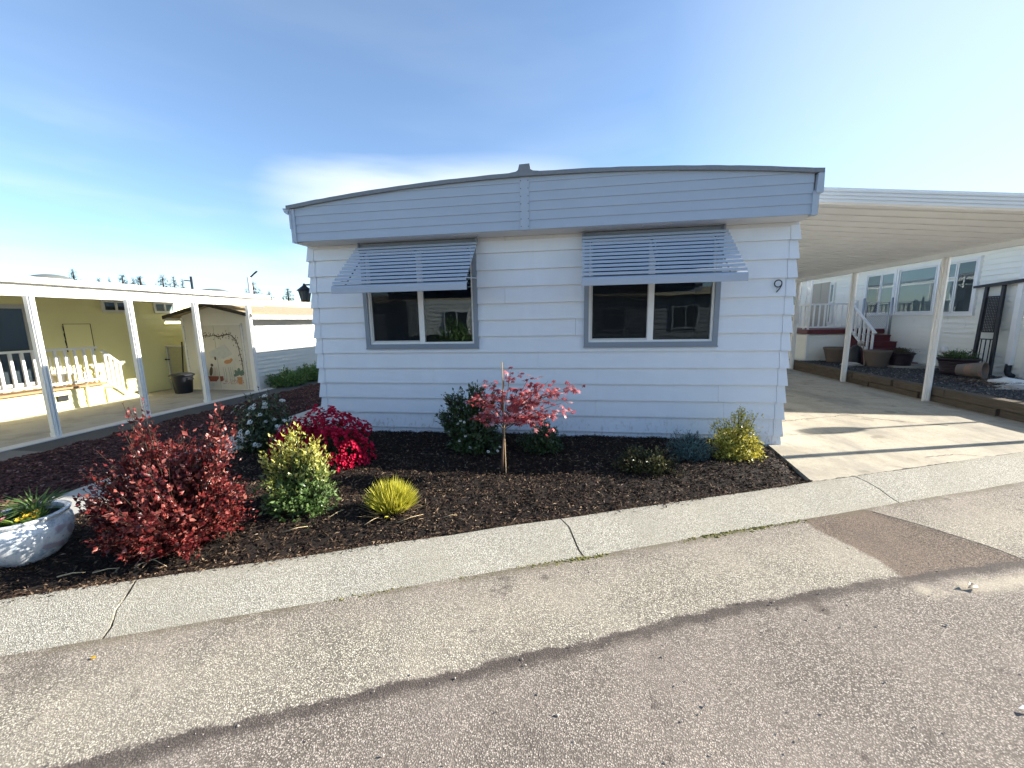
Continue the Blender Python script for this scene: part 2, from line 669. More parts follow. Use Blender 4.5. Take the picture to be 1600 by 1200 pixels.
def aggregate(name, base, stones, scale, darkf=.35, stain=None, bump=.5, bd=.006, wear=.25):
    k = NT(name)
    p = k.pos()
    pr = k.n("ShaderNodeVectorMath", operation='ADD')
    nzc = k.n("ShaderNodeTexNoise")
    nzc.inputs['Scale'].default_value = 40
    k.L(p, nzc.inputs['Vector'])
    sc = k.n("ShaderNodeVectorMath", operation='SCALE')
    sc.inputs['Scale'].default_value = .012
    k.L(nzc.outputs['Color'], sc.inputs[0])
    k.L(p, pr.inputs[0])
    k.L(sc.outputs[0], pr.inputs[1])
    q = pr.outputs[0]
    vd = k.voro(q, scale)
    vx = k.n("ShaderNodeTexVoronoi")
    vx.inputs['Scale'].default_value = scale
    k.L(q, vx.inputs['Vector'])
    sx = k.n("ShaderNodeSeparateColor")
    k.L(vx.outputs['Color'], sx.inputs[0])
    c = k.ramp(sx.outputs[0], stones)
    c = k.mix(k.rng(vd, .26, .60, 0, darkf), c, dim(base, .16))
    big = k.noise(p, 1.1, 5, .62)
    c = k.mix(k.rng(big, .35, .75, 0, wear), c, stain or dim(base, .55))
    fine = k.noise(p, 260, 2)
    c = k.mix(k.rng(fine, .25, .75, 0, .35), c, base)
    k.set(c, .9, .2)
    h = k.math('SUBTRACT', 1.0, vd)
    k.bump(h, bump, bd)
    return k


m_kerb = aggregate('exposed_aggregate', (.49, .465, .39), [(0, (.15, .135, .105)), (.25, (.42, .395, .325)), (.6, (.58, .555, .47)), (1, (.72, .69, .60))], 150, .75, (.27, .25, .195), .5, .006, .75).m
m_drive = NT('driveway_concrete')
_p = m_drive.pos()
_a = m_drive.noise(_p, 1.3, 6, .65)
_b = m_drive.noise(_p, 14, 5, .7)
_s = m_drive.noise(_p, 160, 3, .6)
_c = m_drive.ramp(_a, [(.3, (.38, .335, .26)), (.5, (.50, .45, .355)), (.72, (.36, .31, .235))])
_c = m_drive.mix(m_drive.rng(_b, .45, .75, 0, .45), _c, (.34, .29, .21))
_c = m_drive.mix(m_drive.rng(_s, .5, .7, 0, .5), _c, (.22, .19, .15))
_o = m_drive.noise(m_drive.pos((1, .35, 1), (0, 0, .3)), 1.1, 5, .7)
_c = m_drive.mix(m_drive.rng(_o, .45, .68, 0, .75), _c, (.25, .235, .20))
_v = m_drive.noise(_p, 3.2, 3, .5)
_c = m_drive.mix(m_drive.rng(_v, .60, .72, 0, .55), _c, (.17, .15, .12))
_w = m_drive.noise(_p, 45, 3, .7)
_c = m_drive.mix(m_drive.rng(_w, .50, .70, 0, .6), _c, (.27, .245, .20))
m_drive.set(_c, .9, .2)
m_drive.bump(_s, .5, .006)
m_drive = m_drive.m
m_slab = paint('slab_concrete', (.40, .37, .31), .9, .2, 1.8, .5, 120, dirt=(.22, .2, .16), dlo=.45, dhi=.75, dscale=.5)
m_walk = paint('walkway_concrete', (.40, .385, .35), .9, .12, 3, .5, 150)
m_edge = paint('concrete_edge', (.60, .58, .54), .85, .1, 5, .4, 90)
m_lane = paint('asphalt', (.058, .06, .062), .9, .25, 3, .7, 140)
m_lane2 = paint('worn_asphalt', (.14, .135, .13), .9, .2, 3, .7, 140)
m_ground = paint('far_ground', (.16, .15, .12), .95, .3, .2)
m_crack_shade = paint('crack_dirt_shade', (.035, .03, .025), .95, .3, 20)  # also colours the shadow line drawn across the driveway
m_mulchbase = paint('mulch_soil', (.012, .008, .006), .95, .4, 30, 1., 70)
m_mulch = chipmat('mulch_chip', [(0, (.010, .006, .004)), (.35, (.030, .017, .010)), (.65, (.068, .040, .024)), (.87, (.14, .090, .056)), (1, (.36, .26, .17))])
m_lavabase = paint('lava_soil', (.05, .022, .02), .95, .3, 30, 1., 60)
m_lava = chipmat('lava_rock', [(0, (.035, .014, .014)), (.5, (.10, .042, .037)), (.9, (.17, .075, .06)), (1, (.30, .2, .17))])
m_gravel = chipmat('dark_gravel', [(0, (.03, .03, .033)), (.5, (.085, .083, .086)), (.9, (.16, .15, .14)), (1, (.4, .37, .32))])
m_gravelb = paint('gravel_soil', (.05, .047, .045), .95, .3, 25, 1., 60)

# ------------------------------------------------------------------ SETTING: ground
T2 = np.array([.922, .387])       # along the kerb
N2 = np.array([-.387, .922])      # towards the house
K0 = np.array([0., -2.2])


def kp(u, v, z):
    p = K0 + T2 * u + N2 * v
    return (p[0], p[1], z)


MB().add([(-600, -600, -.32), (600, -600, -.32), (600, 600, -.32), (-600, 600, -.32)], [(0, 1, 2, 3)]).build('ground', m_ground, kind='structure')

# ---- street: a fine sheet; the zones of the patchwork are distances to drawn lines, stored per vertex
seam = np.array([(-4.6, -5.6), (-3.4, -5.0), (-1.968, -4.289), (-1.749, -4.189), (-1.339, -4.001), (-.859, -3.79), (-.294, -3.564), (.365, -3.267),
                 (.944, -3.018), (1.352, -2.883), (2.048, -2.611), (2.365, -2.524), (2.909, -2.351), (4.2, -1.85), (7.5, -.55)])
_s = 1.7 / 1.66
seam = np.stack([seam[:, 0] * _s, (seam[:, 1] + 5.263) * _s - 5.263], 1)


def sdist(px, py, line):
    """signed distance to a polyline (positive on its left)"""
    best = np.full(px.shape, 1e9)
    sign = np.ones(px.shape)
    for a, b in zip(line[:-1], line[1:]):
        d = b - a
        l2 = d @ d
        t = np.clip(((px - a[0]) * d[0] + (py - a[1]) * d[1]) / l2, 0, 1)
        qx, qy = a[0] + t * d[0], a[1] + t * d[1]
        dd = np.hypot(px - qx, py - qy)
        cr = d[0] * (py - a[1]) - d[1] * (px - a[0])
        upd = dd < best
        best = np.where(upd, dd, best)
        sign = np.where(upd, np.sign(cr), sign)
    return best * sign


us = np.concatenate([np.linspace(-40, -6, 30), np.linspace(-5.97, 8, 420), np.linspace(8.3, 45, 30)])
vs = np.concatenate([np.linspace(-.395, -3.9, 130), np.linspace(-4.1, -8.6, 12)])
UU, VV = np.meshgrid(us, vs, indexing='ij')
X = K0[0] + T2[0] * UU + N2[0] * VV
Y = K0[1] + T2[1] * UU + N2[1] * VV
near = np.clip(1 - np.abs(UU) / 8, 0, 1)
Z = -.1 + .010 * (vnoise(X, Y, 1.3, 3) - .5) + .004 * (vnoise(X, Y, 6, 4) - .5)
sd = sdist(X, Y, seam)
pl = sdist(X, Y, np.array([(1.86, -1.85), (1.97, -2.15), (2.10, -2.5), (2.16, -2.68)]) * [_s, 1] + [0, -.04])
prr = sdist(X, Y, np.array([(2.50, -1.58), (2.70, -1.78), (2.93, -2.09), (3.10, -2.36)]) * [_s, 1] + [0, -.04])
Z += .006 * np.exp(-(prr / .03) ** 2) * (sd > 0) + .008 * np.clip(sd / .1, 0, 1)
rows, cols = UU.shape
idx = np.arange(rows * cols).reshape(rows, cols)
F = np.stack([idx[:-1, :-1], idx[:-1, 1:], idx[1:, 1:], idx[1:, :-1]], -1).reshape(-1, 4)
k = aggregate('street_asphalt', (.335, .29, .243), [(0, (.045, .038, .032)), (.16, (.14, .12, .10)), (.30, (.30, .26, .22)), (.6, (.41, .358, .30)), (1, (.63, .56, .485))], 138, .9, (.28, .235, .20), .5, .005, .55)
old = k.b.inputs['Base Color'].links[0].from_socket
p = k.pos()
wob = k.math('MULTIPLY', k.math('SUBTRACT', k.noise(p, 7, 5, .7), .5), .12)
wobf = k.math('MULTIPLY', k.math('SUBTRACT', k.noise(p, 60, 3, .7), .5), .05)
sdn = k.math('ADD', k.math('ADD', k.attr('seam'), wob), wobf)
chip = k.math('MULTIPLY', k.rng(sdn, -.01, .03), k.math('SUBTRACT', 1.0, k.math('MULTIPLY', k.rng(sdn, .25, .75), .65)))
c = k.mix(chip, old, k.mix(1.0, old, (1.34, 1.40, 1.34), 'MULTIPLY'))
pa = k.math('MULTIPLY', k.rng(k.math('ADD', k.attr('patch'), wob), -.03, .03), k.rng(sdn, -.04, .02))
c = k.mix(k.math('MULTIPLY', pa, .9), c, k.mix(1.0, old, (.60, .52, .47), 'MULTIPLY'))
band = k.math('MULTIPLY', k.rng(sdn, -.105, -.03), k.math('SUBTRACT', 1.0, k.rng(sdn, -.005, .015)))
tar = k.math('MULTIPLY', band, k.rng(k.noise(p, 2.2, 4), .25, .5, .6, 1.))
c = k.mix(k.math('MULTIPLY', tar, .93), c, k.mix(.45, (.085, .074, .068), k.mix(1.0, old, (.30, .265, .25), 'MULTIPLY')))
ck = k.math('SUBTRACT', 1.0, k.rng(k.math('ABSOLUTE', k.math('ADD', k.attr('dark_line'), wobf)), .004, .016))
c = k.mix(k.math('MULTIPLY', ck, .9), c, (.02, .017, .015))
spot2 = k.math('MULTIPLY', k.rng(k.math('ADD', k.noise(p, 2.9, 4, .6), k.math('MULTIPLY', wobf, 1.2)), .665, .72), .62)
spot = k.math('MAXIMUM', spot2, k.math('MAXIMUM', k.math('MULTIPLY', k.rng(k.math('ADD', k.noise(p, 5.0, 5, .65), k.math('MULTIPLY', wobf, 1.5)), .64, .72), .6), k.math('MULTIPLY', k.rng(k.noise(p, 1.7, 5, .65), .56, .74), .35)))
c = k.mix(spot, c, (.075, .06, .052))
edge = k.math('MULTIPLY', k.rng(k.attr('kerbd'), .10, .0), k.rng(k.noise(p, 3, 4), .35, .6))
c = k.mix(k.math('MULTIPLY', edge, .7), c, (.13, .11, .075))
sn = k.math('MULTIPLY', k.rng(k.math('ADD', k.attr('sand'), wob), .10, .0), k.rng(k.noise(p, 6, 4), .25, .55))
c = k.mix(k.math('MULTIPLY', sn, .5), c, (.56, .50, .38))
k.L(c, k.b.inputs['Base Color'])
inside = np.minimum(-pl, prr)
# left of the left line is negative: pl positive lies to the left (east) of a southward line
inside = np.minimum(pl, -prr)
dark_line = np.where(sd > -.02, prr, 9.)
me = np_mesh('street', np.stack([X, Y, Z], -1).reshape(-1, 3), F[:, ::-1] if False else F, k.m,
             {'seam': sd.ravel(), 'patch': inside.ravel(), 'dark_line': dark_line.ravel(), 'sand': np.abs(sdist(X, Y, np.array([(2.16, -2.68), (2.42, -2.62), (2.72, -2.54), (3.05, -2.42)]))).ravel(), 'kerbd': (-.395 - VV).ravel()}, True)
tag(link('street', me), kind='structure')
# far half of the street and what lies beyond it
MB().add([kp(-60, -8.55, -.105), kp(60, -8.55, -.105), kp(60, -14, -.1), kp(-60, -14, -.1)], [(0, 3, 2, 1)]).build('far_pavement', m_lane2, kind='structure')

# ---- kerb: cast sections with open joints
kerb = tag(thing('kerb', None, None, (0, -2.2, 0)), kind='structure')
prof = [(0., -.3), (0., .004), (-.02, .012), (-.14, .004), (-.24, -.03), (-.33, -.075), (-.40, -.098), (-.40, -.3)]
joints = [-14, -9.5, -6.2, -2.98, -.1 - .02, 2.98, 5.9, 9, 12.5, 16]
for a, b in zip(joints[:-1], joints[1:]):
    m = MB()
    nn = max(2, int((b - a) / .12))
    ring = len(prof)
    vs_ = []
    sk = .10
    for i in range(nn + 1):
        u = a + .007 + (b - a - .014) * i / nn
        for (pv, pz) in prof:
            wv = (vnoise(u, pv, 2.2, 5) - .5) * .025
            wz = (vnoise(u, pv * 3, 3.1, 6) - .5) * .010
            uu = u + pv * -sk + ((vnoise(pv, b if i == nn else a, 22, 7) - .5) * .03 if i in (0, nn) else 0)
            vs_.append(kp(uu, pv + (wv if -.39 < pv else wv * 1.4), pz + (wz if pz > -.2 else 0)))
    fs_ = []
    for i in range(nn):
        for j in range(ring - 1):
            fs_.append((i * ring + j, i * ring + j + 1, (i + 1) * ring + j + 1, (i + 1) * ring + j))
    fs_ += [tuple(range(ring)), tuple(range((nn + 1) * ring - 1, nn * ring - 1, -1))]
    m.add(vs_, fs_)
    smooth_angle(m.build('kerb_section', m_kerb, kerb), 50)

# ---- driveway (concrete, between the home and the neighbour's timbers)
def kline(x):
    return -2.2 + .4197 * x


m = MB()
nx = 14
m.add([(2.42, -.1, 0.)] + [(2.30 + (6.9 - 2.30) * i / nx, kline(2.30 + (6.9 - 2.30) * i / nx) + .012, 0.) for i in range(nx + 1)] + [(6.9, 18, 0.02), (2.4, 18, 0.02)],
      [tuple(range(nx + 4))])
_dv = m.v[:]
m.add([(x, y, z - .3) for x, y, z in _dv], [])
nD = nx + 4
m.f += [(i, i + nD, (i + 1) % nD + nD, (i + 1) % nD) for i in range(nD)]
drive = m.build('driveway', m_drive, kind='structure')
m = MB()
nx = 30
m.add([(6.9 + i * 1.0, kline(6.9 + i), -.02) for i in range(nx)] + [(36, 40, -.02), (6.9, 40, -.02)], [tuple(range(nx + 2))])
m.build('right_yard', m_drive, kind='structure')


def crack_shade_strip(pts, w, z, parent, seed=0):
    """a jagged dirt-filled crack lying in a surface; also draws one painted shadow line"""
    pts = [np.array(p, float) for p in pts]
    line = []
    for a, b in zip(pts[:-1], pts[1:]):
        n = max(2, int(np.linalg.norm(b - a) / .04))
        for i in range(n):
            line.append(a + (b - a) * i / n + rng.normal(0, .008, 2))
    line.append(pts[-1])
    vs_ = []
    for i, q in enumerate(line):
        d = unit(line[min(i + 1, len(line) - 1)] - line[max(0, i - 1)])
        nn_ = np.array([-d[1], d[0]]) * w * rng.uniform(.25, 1.)
        vs_ += [(q[0] + nn_[0], q[1] + nn_[1], z), (q[0] - nn_[0], q[1] - nn_[1], z)]
    n = len(line)
    MB().add(vs_, [(2 * i, 2 * i + 1, 2 * i + 3, 2 * i + 2) for i in range(n - 1)]).build('dark_line', m_crack_shade, parent)


crack_shade_strip([(2.33, -1.215), (3.0, -.94), (3.6, -.70), (4.15, -.47), (5.1, -.07), (6.4, .49)], .014, .005, drive)
crack_shade_strip([(2.75, 1.05), (3.3, 1.25), (3.9, 1.50), (4.7, 1.85)], .008, .004, drive)
crack_shade_strip([(4.25, 1.78), (4.55, 1.50), (4.9, 1.28), (5.3, 1.12)], .010, .004, drive)
crack_shade_strip([(2.58, 3.05), (4.0, 3.08), (5.9, 3.12)], .008, .004, drive)  # thin cast shadow of roof and beam edges, drawn as a dark strip
crack_shade_strip([(2.5, .35), (3.3, .52), (3.9, .7)], .005, .004, drive)
crack_shade_strip([(3.9, -.35), (4.3, -.22), (4.7, -.28)], .005, .004, drive)

# ---- left side: walkway, lava strip, lane, concrete edge, patio slab
MB().box(-5.07, -4.15, -4.2, 1.0, -.3, -.035).build('walkway', m_walk, kind='structure')
MB().box(-5.07, -3.70, 1.0, 16, -.3, -.039).build('side_walkway', m_walk, kind='structure')
lv = MB()
gx, gy = np.arange(-7.25, -5.06, .09), np.concatenate([np.arange(-4.6, 5, .09), np.arange(5, 17, .4)])
GX, GY = np.meshgrid(gx, gy, indexing='ij')
GZ = -.115 + .05 * vnoise(GX, GY, 2.5, 8) + .05 * vnoise(GX, GY, 9, 9) - .02
r_, c_ = GX.shape
ii = np.arange(r_ * c_).reshape(r_, c_)
FF = np.stack([ii[:-1, :-1], ii[1:, :-1], ii[1:, 1:], ii[:-1, 1:]], -1).reshape(-1, 4)
tag(link('lava_bed', np_mesh('lava_bed', np.stack([GX, GY, GZ], -1).reshape(-1, 3), FF, m_lavabase, None, True)), kind='structure')
MB().box(-7.97, -7.25, -1.0, 17, -.3, -.1).build('lane', m_lane, kind='structure')
MB().box(-7.97, -7.25, -4.9, -1.0, -.3, -.098).build('lane_apron', m_lane2, kind='structure')
MB().box(-8.2, -7.97, -4.9, 4.2, -.3, -.085).build('concrete_edge', m_edge, kind='structure')
MB().box(-16, -8.2, -6, 17, -.3, -.1).build('patio_slab', m_slab, kind='structure')


def rocks(name, px, py, pz, size, mat, flat=.6, kind='stuff', label=None, cat=None):
    """small angular stones: jittered octahedra"""
    n = len(px)
    base = np.array([[1, 0, 0], [-1, 0, 0], [0, 1, 0], [0, -1, 0], [0, 0, 1], [0, 0, -1]], float)
    V = base[None] * rng.uniform(.55, 1.2, (n, 6, 1)) + rng.normal(0, .22, (n, 6, 3))
    a = rng.random(n) * 6.28
    ca, sa = np.cos(a)[:, None], np.sin(a)[:, None]
    V = np.stack([V[..., 0] * ca - V[..., 1] * sa, V[..., 0] * sa + V[..., 1] * ca, V[..., 2] * flat], -1)
    V = V * np.asarray(size).reshape(-1, 1, 1) + np.stack([px, py, pz], -1)[:, None, :]
    fo = np.array([[0, 2, 4], [2, 1, 4], [1, 3, 4], [3, 0, 4], [2, 0, 5], [1, 2, 5], [3, 1, 5], [0, 3, 5]])
    F = (fo[None] + (np.arange(n) * 6)[:, None, None]).reshape(-1, 3)
    o = link(name, np_mesh(name, V.reshape(-1, 3), F, mat, {'rnd': np.repeat(rng.random(n) ** 1.3, 6)}))
    return tag(o, label, cat, None, kind)


n = 26000
ly = rng.random(n) ** 1.5 * 9.5 - 4.4
lx = rng.uniform(-7.23, -5.05, n)
rocks('lava_rocks', lx, ly, -.115 + .05 * vnoise(lx, ly, 2.5, 8) + .05 * vnoise(lx, ly, 9, 9) - .012, rng.uniform(.010, .026, n), m_lava,
      label='dark red lava rock chips covering the strip beside the lane', cat='lava rock')

# ---- planting bed: soil sheet and shredded bark


def bed_z(x, y):
    kd = (np.asarray(y) - (-2.2 + .4197 * np.asarray(x))) * .922       # distance to the kerb
    rise = np.clip(kd / .5, 0, 1)
    rise = rise * np.clip((2.43 + .13 * (np.asarray(y) + .1) - np.asarray(x)) / .22, 0, 1)
    return -.045 + .075 * rise + .05 * (vnoise(x, y, 2.0, 12) - .4) * rise + .022 * (vnoise(x, y, 9, 13) - .5)


gx, gy = np.arange(-4.2, 2.70, .05), np.arange(-4.05, .04, .05)
GX, GY = np.meshgrid(gx, gy, indexing='ij')
r_, c_ = GX.shape
ii = np.arange(r_ * c_).reshape(r_, c_)


def bed_in(x, y):
    return (y > kline(x) + .005) & (x < 2.43 + .13 * (y + .1)) & (x > -4.14) & (y < .03)


FF = np.stack([ii[:-1, :-1], ii[1:, :-1], ii[1:, 1:], ii[:-1, 1:]], -1).reshape(-1, 4)
cx, cyy = GX + .025, GY + .025
keep = ((cyy > kline(cx) - .06) & (cx < 2.60 + .13 * (cyy + .1)))[:-1, :-1].ravel()
bz = bed_z(GX, GY)
bz = np.where(GY < kline(GX), -.06, np.where(GX > 2.43 + .13 * (GY + .1), np.minimum(bz, -.03), bz))
tag(link('planting_bed', np_mesh('planting_bed', np.stack([GX, GY, bz], -1).reshape(-1, 3), FF[keep], m_mulchbase, None, True)), kind='structure')


def chips(n, x, y, zf, lmin, lmax, wmin, wmax, name, mat, tilt=.35, lift=.006, rnd=None):
    a = rng.random(n) * math.pi * 2
    L = rng.uniform(lmin, lmax, n)
    w = rng.uniform(wmin, wmax, n)
    D = np.stack([np.cos(a), np.sin(a), rng.normal(0, tilt, n)], -1)
    P = np.stack([x, y, zf(x, y) + lift + rng.random(n) * .014], -1) - unit(D) * L[:, None] * .5
    N = np.stack([rng.normal(0, .5, n), rng.normal(0, .5, n), np.ones(n)], -1)
    V, F, A = leaf_arrays(P, D, N, L, w, fold=.3, curl=.08, rnd=rnd)
    return np_mesh(name, V, F, mat, A)


n = 90000
x = rng.uniform(-4.14, 2.45, n)
y = rng.uniform(-4.0, .02, n)
ok = bed_in(x, y)
x, y = x[ok], y[ok]
tag(link('bark_mulch', chips(len(x), x, y, bed_z, .014, .060, .005, .014, 'bark_mulch', m_mulch, .4, .004, rng.random(len(x)) ** 1.25)),
    'dark shredded bark mulch covering the planting bed', 'mulch', kind='stuff')
# mulch strays on the kerb
n = 2600
uu = rng.uniform(-4.2, 2.5, n)
vv = .03 - np.abs(rng.normal(0, .028, n)) * (.3 + 2.2 * vnoise(uu, uu * 0, 2.3, 33) ** 2)
px, py = K0[0] + T2[0] * uu + N2[0] * vv, K0[1] + T2[1] * uu + N2[1] * vv
tag(link('stray_bark', chips(n, px, py, lambda a, b: np.full(len(a), .004), .01, .04, .004, .011, 'stray_bark', m_mulch, .12, .003)), 'loose bark bits scattered along the top of the kerb', 'mulch', kind='stuff')

# moss and dirt in the joint between kerb and street
n = 3600
uu = rng.uniform(-4.3, 3.2, n)
dens = vnoise(uu, uu * 0, 1.7, 21)
ok = dens > rng.uniform(.30, .62, n)
uu = uu[ok]
vv = -.405 + rng.normal(0, .014, len(uu))
px, py = K0[0] + T2[0] * uu + N2[0] * vv, K0[1] + T2[1] * uu + N2[1] * vv
m_moss = chipmat('moss', [(0, (.07, .08, .015)), (.6, (.15, .15, .035)), (1, (.22, .20, .06))])
rocks('moss', px, py, np.full(len(uu), -.097), rng.uniform(.005, .017, len(uu)), m_moss, .5, label='thin green moss in the joint between kerb and street', cat='moss')
n = 1500
uu = rng.uniform(-5, 6, n)
vv = rng.uniform(-3.4, -.42, n)
px, py = K0[0] + T2[0] * uu + N2[0] * vv, K0[1] + T2[1] * uu + N2[1] * vv
rocks('road_grit', px, py, np.full(n, -.094), rng.uniform(.003, .008, n), m_rock, .7, label='loose grit lying on the street surface', cat='grit')
#@@PART2

# ------------------------------------------------------------------ THE MOBILE HOME
XL, XR, Z0, CS = -3.682, 2.563, 2.4708, .21433
DEPTH = 14.0
home = thing('mobile_home', 'pale blue grey lap sided mobile home with two awninged front windows', 'house', (-.56, 0, 0))
WIN = [(-2.89, -1.27), (.125, 1.745)]
WZ0, WZ1 = 1.245, 2.62
BY = -.033      # how far a board's lower edge stands out


def board(x0, x1, z0, z1, top=None, zb=1.0):
    """one lap board, lower edge proud; a thin butt edge"""
    m = MB()
    t = .010
    yt = -.001
    if top is None:
        top = z1
    f = (top - z0) / (z1 - z0)
    ytop = BY + (yt - BY) * f
    m.hexa([(x0, BY, z0), (x1, BY, z0), (x1, .012, z0), (x0, .012, z0)], [(x0, ytop, top), (x1, ytop, top), (x1, .012, top), (x0, .012, top)])
    return m


edges = [Z0 - CS * i for i in range(13)]          # lower edges of the courses; 0 = uppermost
joint_x = {7: [-.47], 6: [], 8: [-1.936], 10: [.295, 1.881], 11: [], 12: [.028, .284], 9: [1.803], 3: [-.9], 5: [.02]}
CAPW = .088
for i in range(13):
    z0 = edges[i]
    z1 = edges[i - 1] if i > 0 else 2.668
    cuts = [XL + CAPW, XR - CAPW]
    for j in joint_x.get(i, []):
        cuts.append(j)
    cuts.sort()
    for a, b in zip(cuts[:-1], cuts[1:]):
        spans = [(a, b)]
        if z1 > WZ0 + .01 and z0 < WZ1:
            new = []
            for s in spans:
                lo = s[0]
                for (wa, wb) in WIN:
                    wa2, wb2 = wa + .01, wb - .01
                    if wa2 > lo and wb2 < s[1]:
                        new.append((lo, wa2))
                        lo = wb2
                new.append((lo, s[1]))
            spans = new
        extra = []
        if z0 < WZ0 < z1:
            extra = [(wa + .01, wb - .01) for wa, wb in WIN if wa > a and wb < b]
        if extra:                                   # the course that runs under the window sills stays one board
            m = MB()
            for s in spans:
                q = board(s[0] + .0012, s[1] - .0012, z0, z1) if s[0] == a or s[1] == b else board(s[0], s[1], z0, z1)
                m.add(q.v, q.f)
            for s in extra:
                q = board(s[0], s[1], z0, z1, top=WZ0 + .006)
                m.add(q.v, q.f)
            m.build('siding_board', m_siding, home)
        else:
            for s in spans:
                board(s[0] + .0012, s[1] - .0012, z0, z1).build('siding_board', m_siding, home)
    # metal corner caps, wrapped round the corner
    for sgn, xc in ((-1, XL), (1, XR)):
        m = MB()
        xin = xc - sgn * CAPW
        f0, f1 = -.039, -.006
        so, st = .024, .004
        zl = z0 - .004
        pts_b = [(xin, f0), (xc + sgn * so, f0), (xc + sgn * so, CAPW), (xc + sgn * (so - .004), CAPW), (xc + sgn * (so - .004), f0 + .004), (xin, f0 + .004)]
        pts_t = [(xin, f1), (xc + sgn * st, f1), (xc + sgn * st, CAPW), (xc + sgn * (st - .004), CAPW), (xc + sgn * (st - .004), f1 + .004), (xin, f1 + .004)]
        vs_ = [(p[0], p[1], zl) for p in pts_b] + [(p[0], p[1], z1) for p in pts_t]
        m.add(vs_, [(q, (q + 1) % 6, (q + 1) % 6 + 6, q + 6) for q in range(6)] + [(5, 4, 3, 2, 1, 0)[:6], (6, 7, 8, 9, 10, 11)])
        m.build('corner_cap', m_siding, home)
# side walls with the same laps, back wall, skirt
m = MB()
for sgn, xc in ((-1, XL), (1, XR)):
    for i in range(13):
        z0 = edges[i]
        z1 = edges[i - 1] if i > 0 else 2.668
        a, b = xc + sgn * .014, xc + sgn * .001
        m.hexa([(a, CAPW, z0), (xc - sgn * .02, CAPW, z0), (xc - sgn * .02, DEPTH, z0), (a, DEPTH, z0)],
               [(b, CAPW, z1), (xc - sgn * .02, CAPW, z1), (xc - sgn * .02, DEPTH, z1), (b, DEPTH, z1)])
m.box(XL, XR, DEPTH, DEPTH + .02, -.2, 2.66)
m.build('side_siding', m_siding, home, kind='stuff')
m = MB()
m.box(XL + .03, XR - .05, .005, .05, -.35, edges[12] + .01)
m.box(XL + .03, XL + .06, .05, DEPTH, -.35, edges[12] + .01)
m.box(XR - .06, XR - .03, .05, DEPTH, -.35, edges[12] + .01)
m.build('skirt', paint('skirt_paint', (.50, .52, .55), .7, .1, 6, dirt=(.25, .22, .18)), home)
# dark rooms behind the windows
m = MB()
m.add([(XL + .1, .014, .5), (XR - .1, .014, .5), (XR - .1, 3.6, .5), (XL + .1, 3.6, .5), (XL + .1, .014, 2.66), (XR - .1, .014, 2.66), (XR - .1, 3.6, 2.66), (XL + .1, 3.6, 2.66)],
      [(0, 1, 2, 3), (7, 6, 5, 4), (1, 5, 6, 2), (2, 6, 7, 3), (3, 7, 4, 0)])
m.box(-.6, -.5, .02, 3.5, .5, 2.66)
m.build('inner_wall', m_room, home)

# ---- fascia: sheet laps under the bowed roof
FX0, FX1, FY = -3.645, 2.548, -.35


def arc(x):
    t = (x - (FX0 + FX1) / 2) / ((FX1 - FX0) / 2)
    return 3.075 + .181 * (1 - t * t)


def arc_panel(x0, x1, z0, z1, y0, y1, n=24):
    """a board from z0 up to z1, cut off by the roof's curve"""
    xs = [x0 + (x1 - x0) * i / n for i in range(n + 1)]
    top = [min(z1, arc(x_)) for x_ in xs]
    good = [i for i in range(n + 1) if top[i] > z0 + .002]
    if len(good) < 2:
        return None
    lo, hi = good[0], good[-1]
    xs2, tp = xs[lo:hi + 1], top[lo:hi + 1]
    m = MB()
    vs_ = []
    for x_, t_ in zip(xs2, tp):
        f = (t_ - z0) / (z1 - z0)
        vs_ += [(x_, y0, z0), (x_, y0 + .009 * f, t_), (x_, y1, t_), (x_, y1, z0)]
    fs_ = []
    for i in range(len(xs2) - 1):
        for j in range(4):
            fs_.append((4 * i + j, 4 * i + (j + 1) % 4, 4 * i + 4 + (j + 1) % 4, 4 * i + 4 + j))
    fs_ += [(3, 2, 1, 0), tuple(4 * (len(xs2) - 1) + j for j in range(4))]
    return m.add(vs_, fs_)


zb = 2.668
hh = .1055
for (a, b) in ((FX0 + .06, -.640), (-.530, FX1 - .045)):
    for i in range(6):
        q = arc_panel(a, b, zb + hh * i, zb + hh * (i + 1), FY - .002, FY + .02, 40)
        if q:
            q.build('fascia_board', m_trim, home)
q = arc_panel(-.640, -.530, zb - .004, 3.4, FY - .010, FY + .02, 4)
q.build('joint_cover', m_trim, home)
m = MB()
for xx in (-.628, -.542):
    for i in range(7):
        m.box(xx - .004, xx + .004, FY - .014, FY - .009, zb + .03 + i * .085, zb + .038 + i * .085)
m.build('screw', m_dark, home, kind='stuff')
m = MB()
m.box(FX0, FX0 + .062, FY - .012, FY + .05, zb - .012, 3.072)
m.box(FX0 - .008, FX0 + .02, FY - .02, FY + .3, zb + .16, 3.05)
m.build('fascia_trim', m_trim, home)
m = MB()
m.box(FX1 - .05, FX1 + .012, FY - .012, FY + .05, zb - .012, 2.90)
m.hexa([(FX1 - .03, FY - .03, 2.875), (FX1 + .04, FY - .03, 2.875), (FX1 + .04, FY + .3, 2.875), (FX1 - .03, FY + .3, 2.875)],
       [(FX1 - .022, FY - .03, 3.07), (FX1 + .034, FY - .03, 3.09), (FX1 + .034, FY + .3, 3.09), (FX1 - .022, FY + .3, 3.07)])
m.build('fascia_trim', m_trim, home)
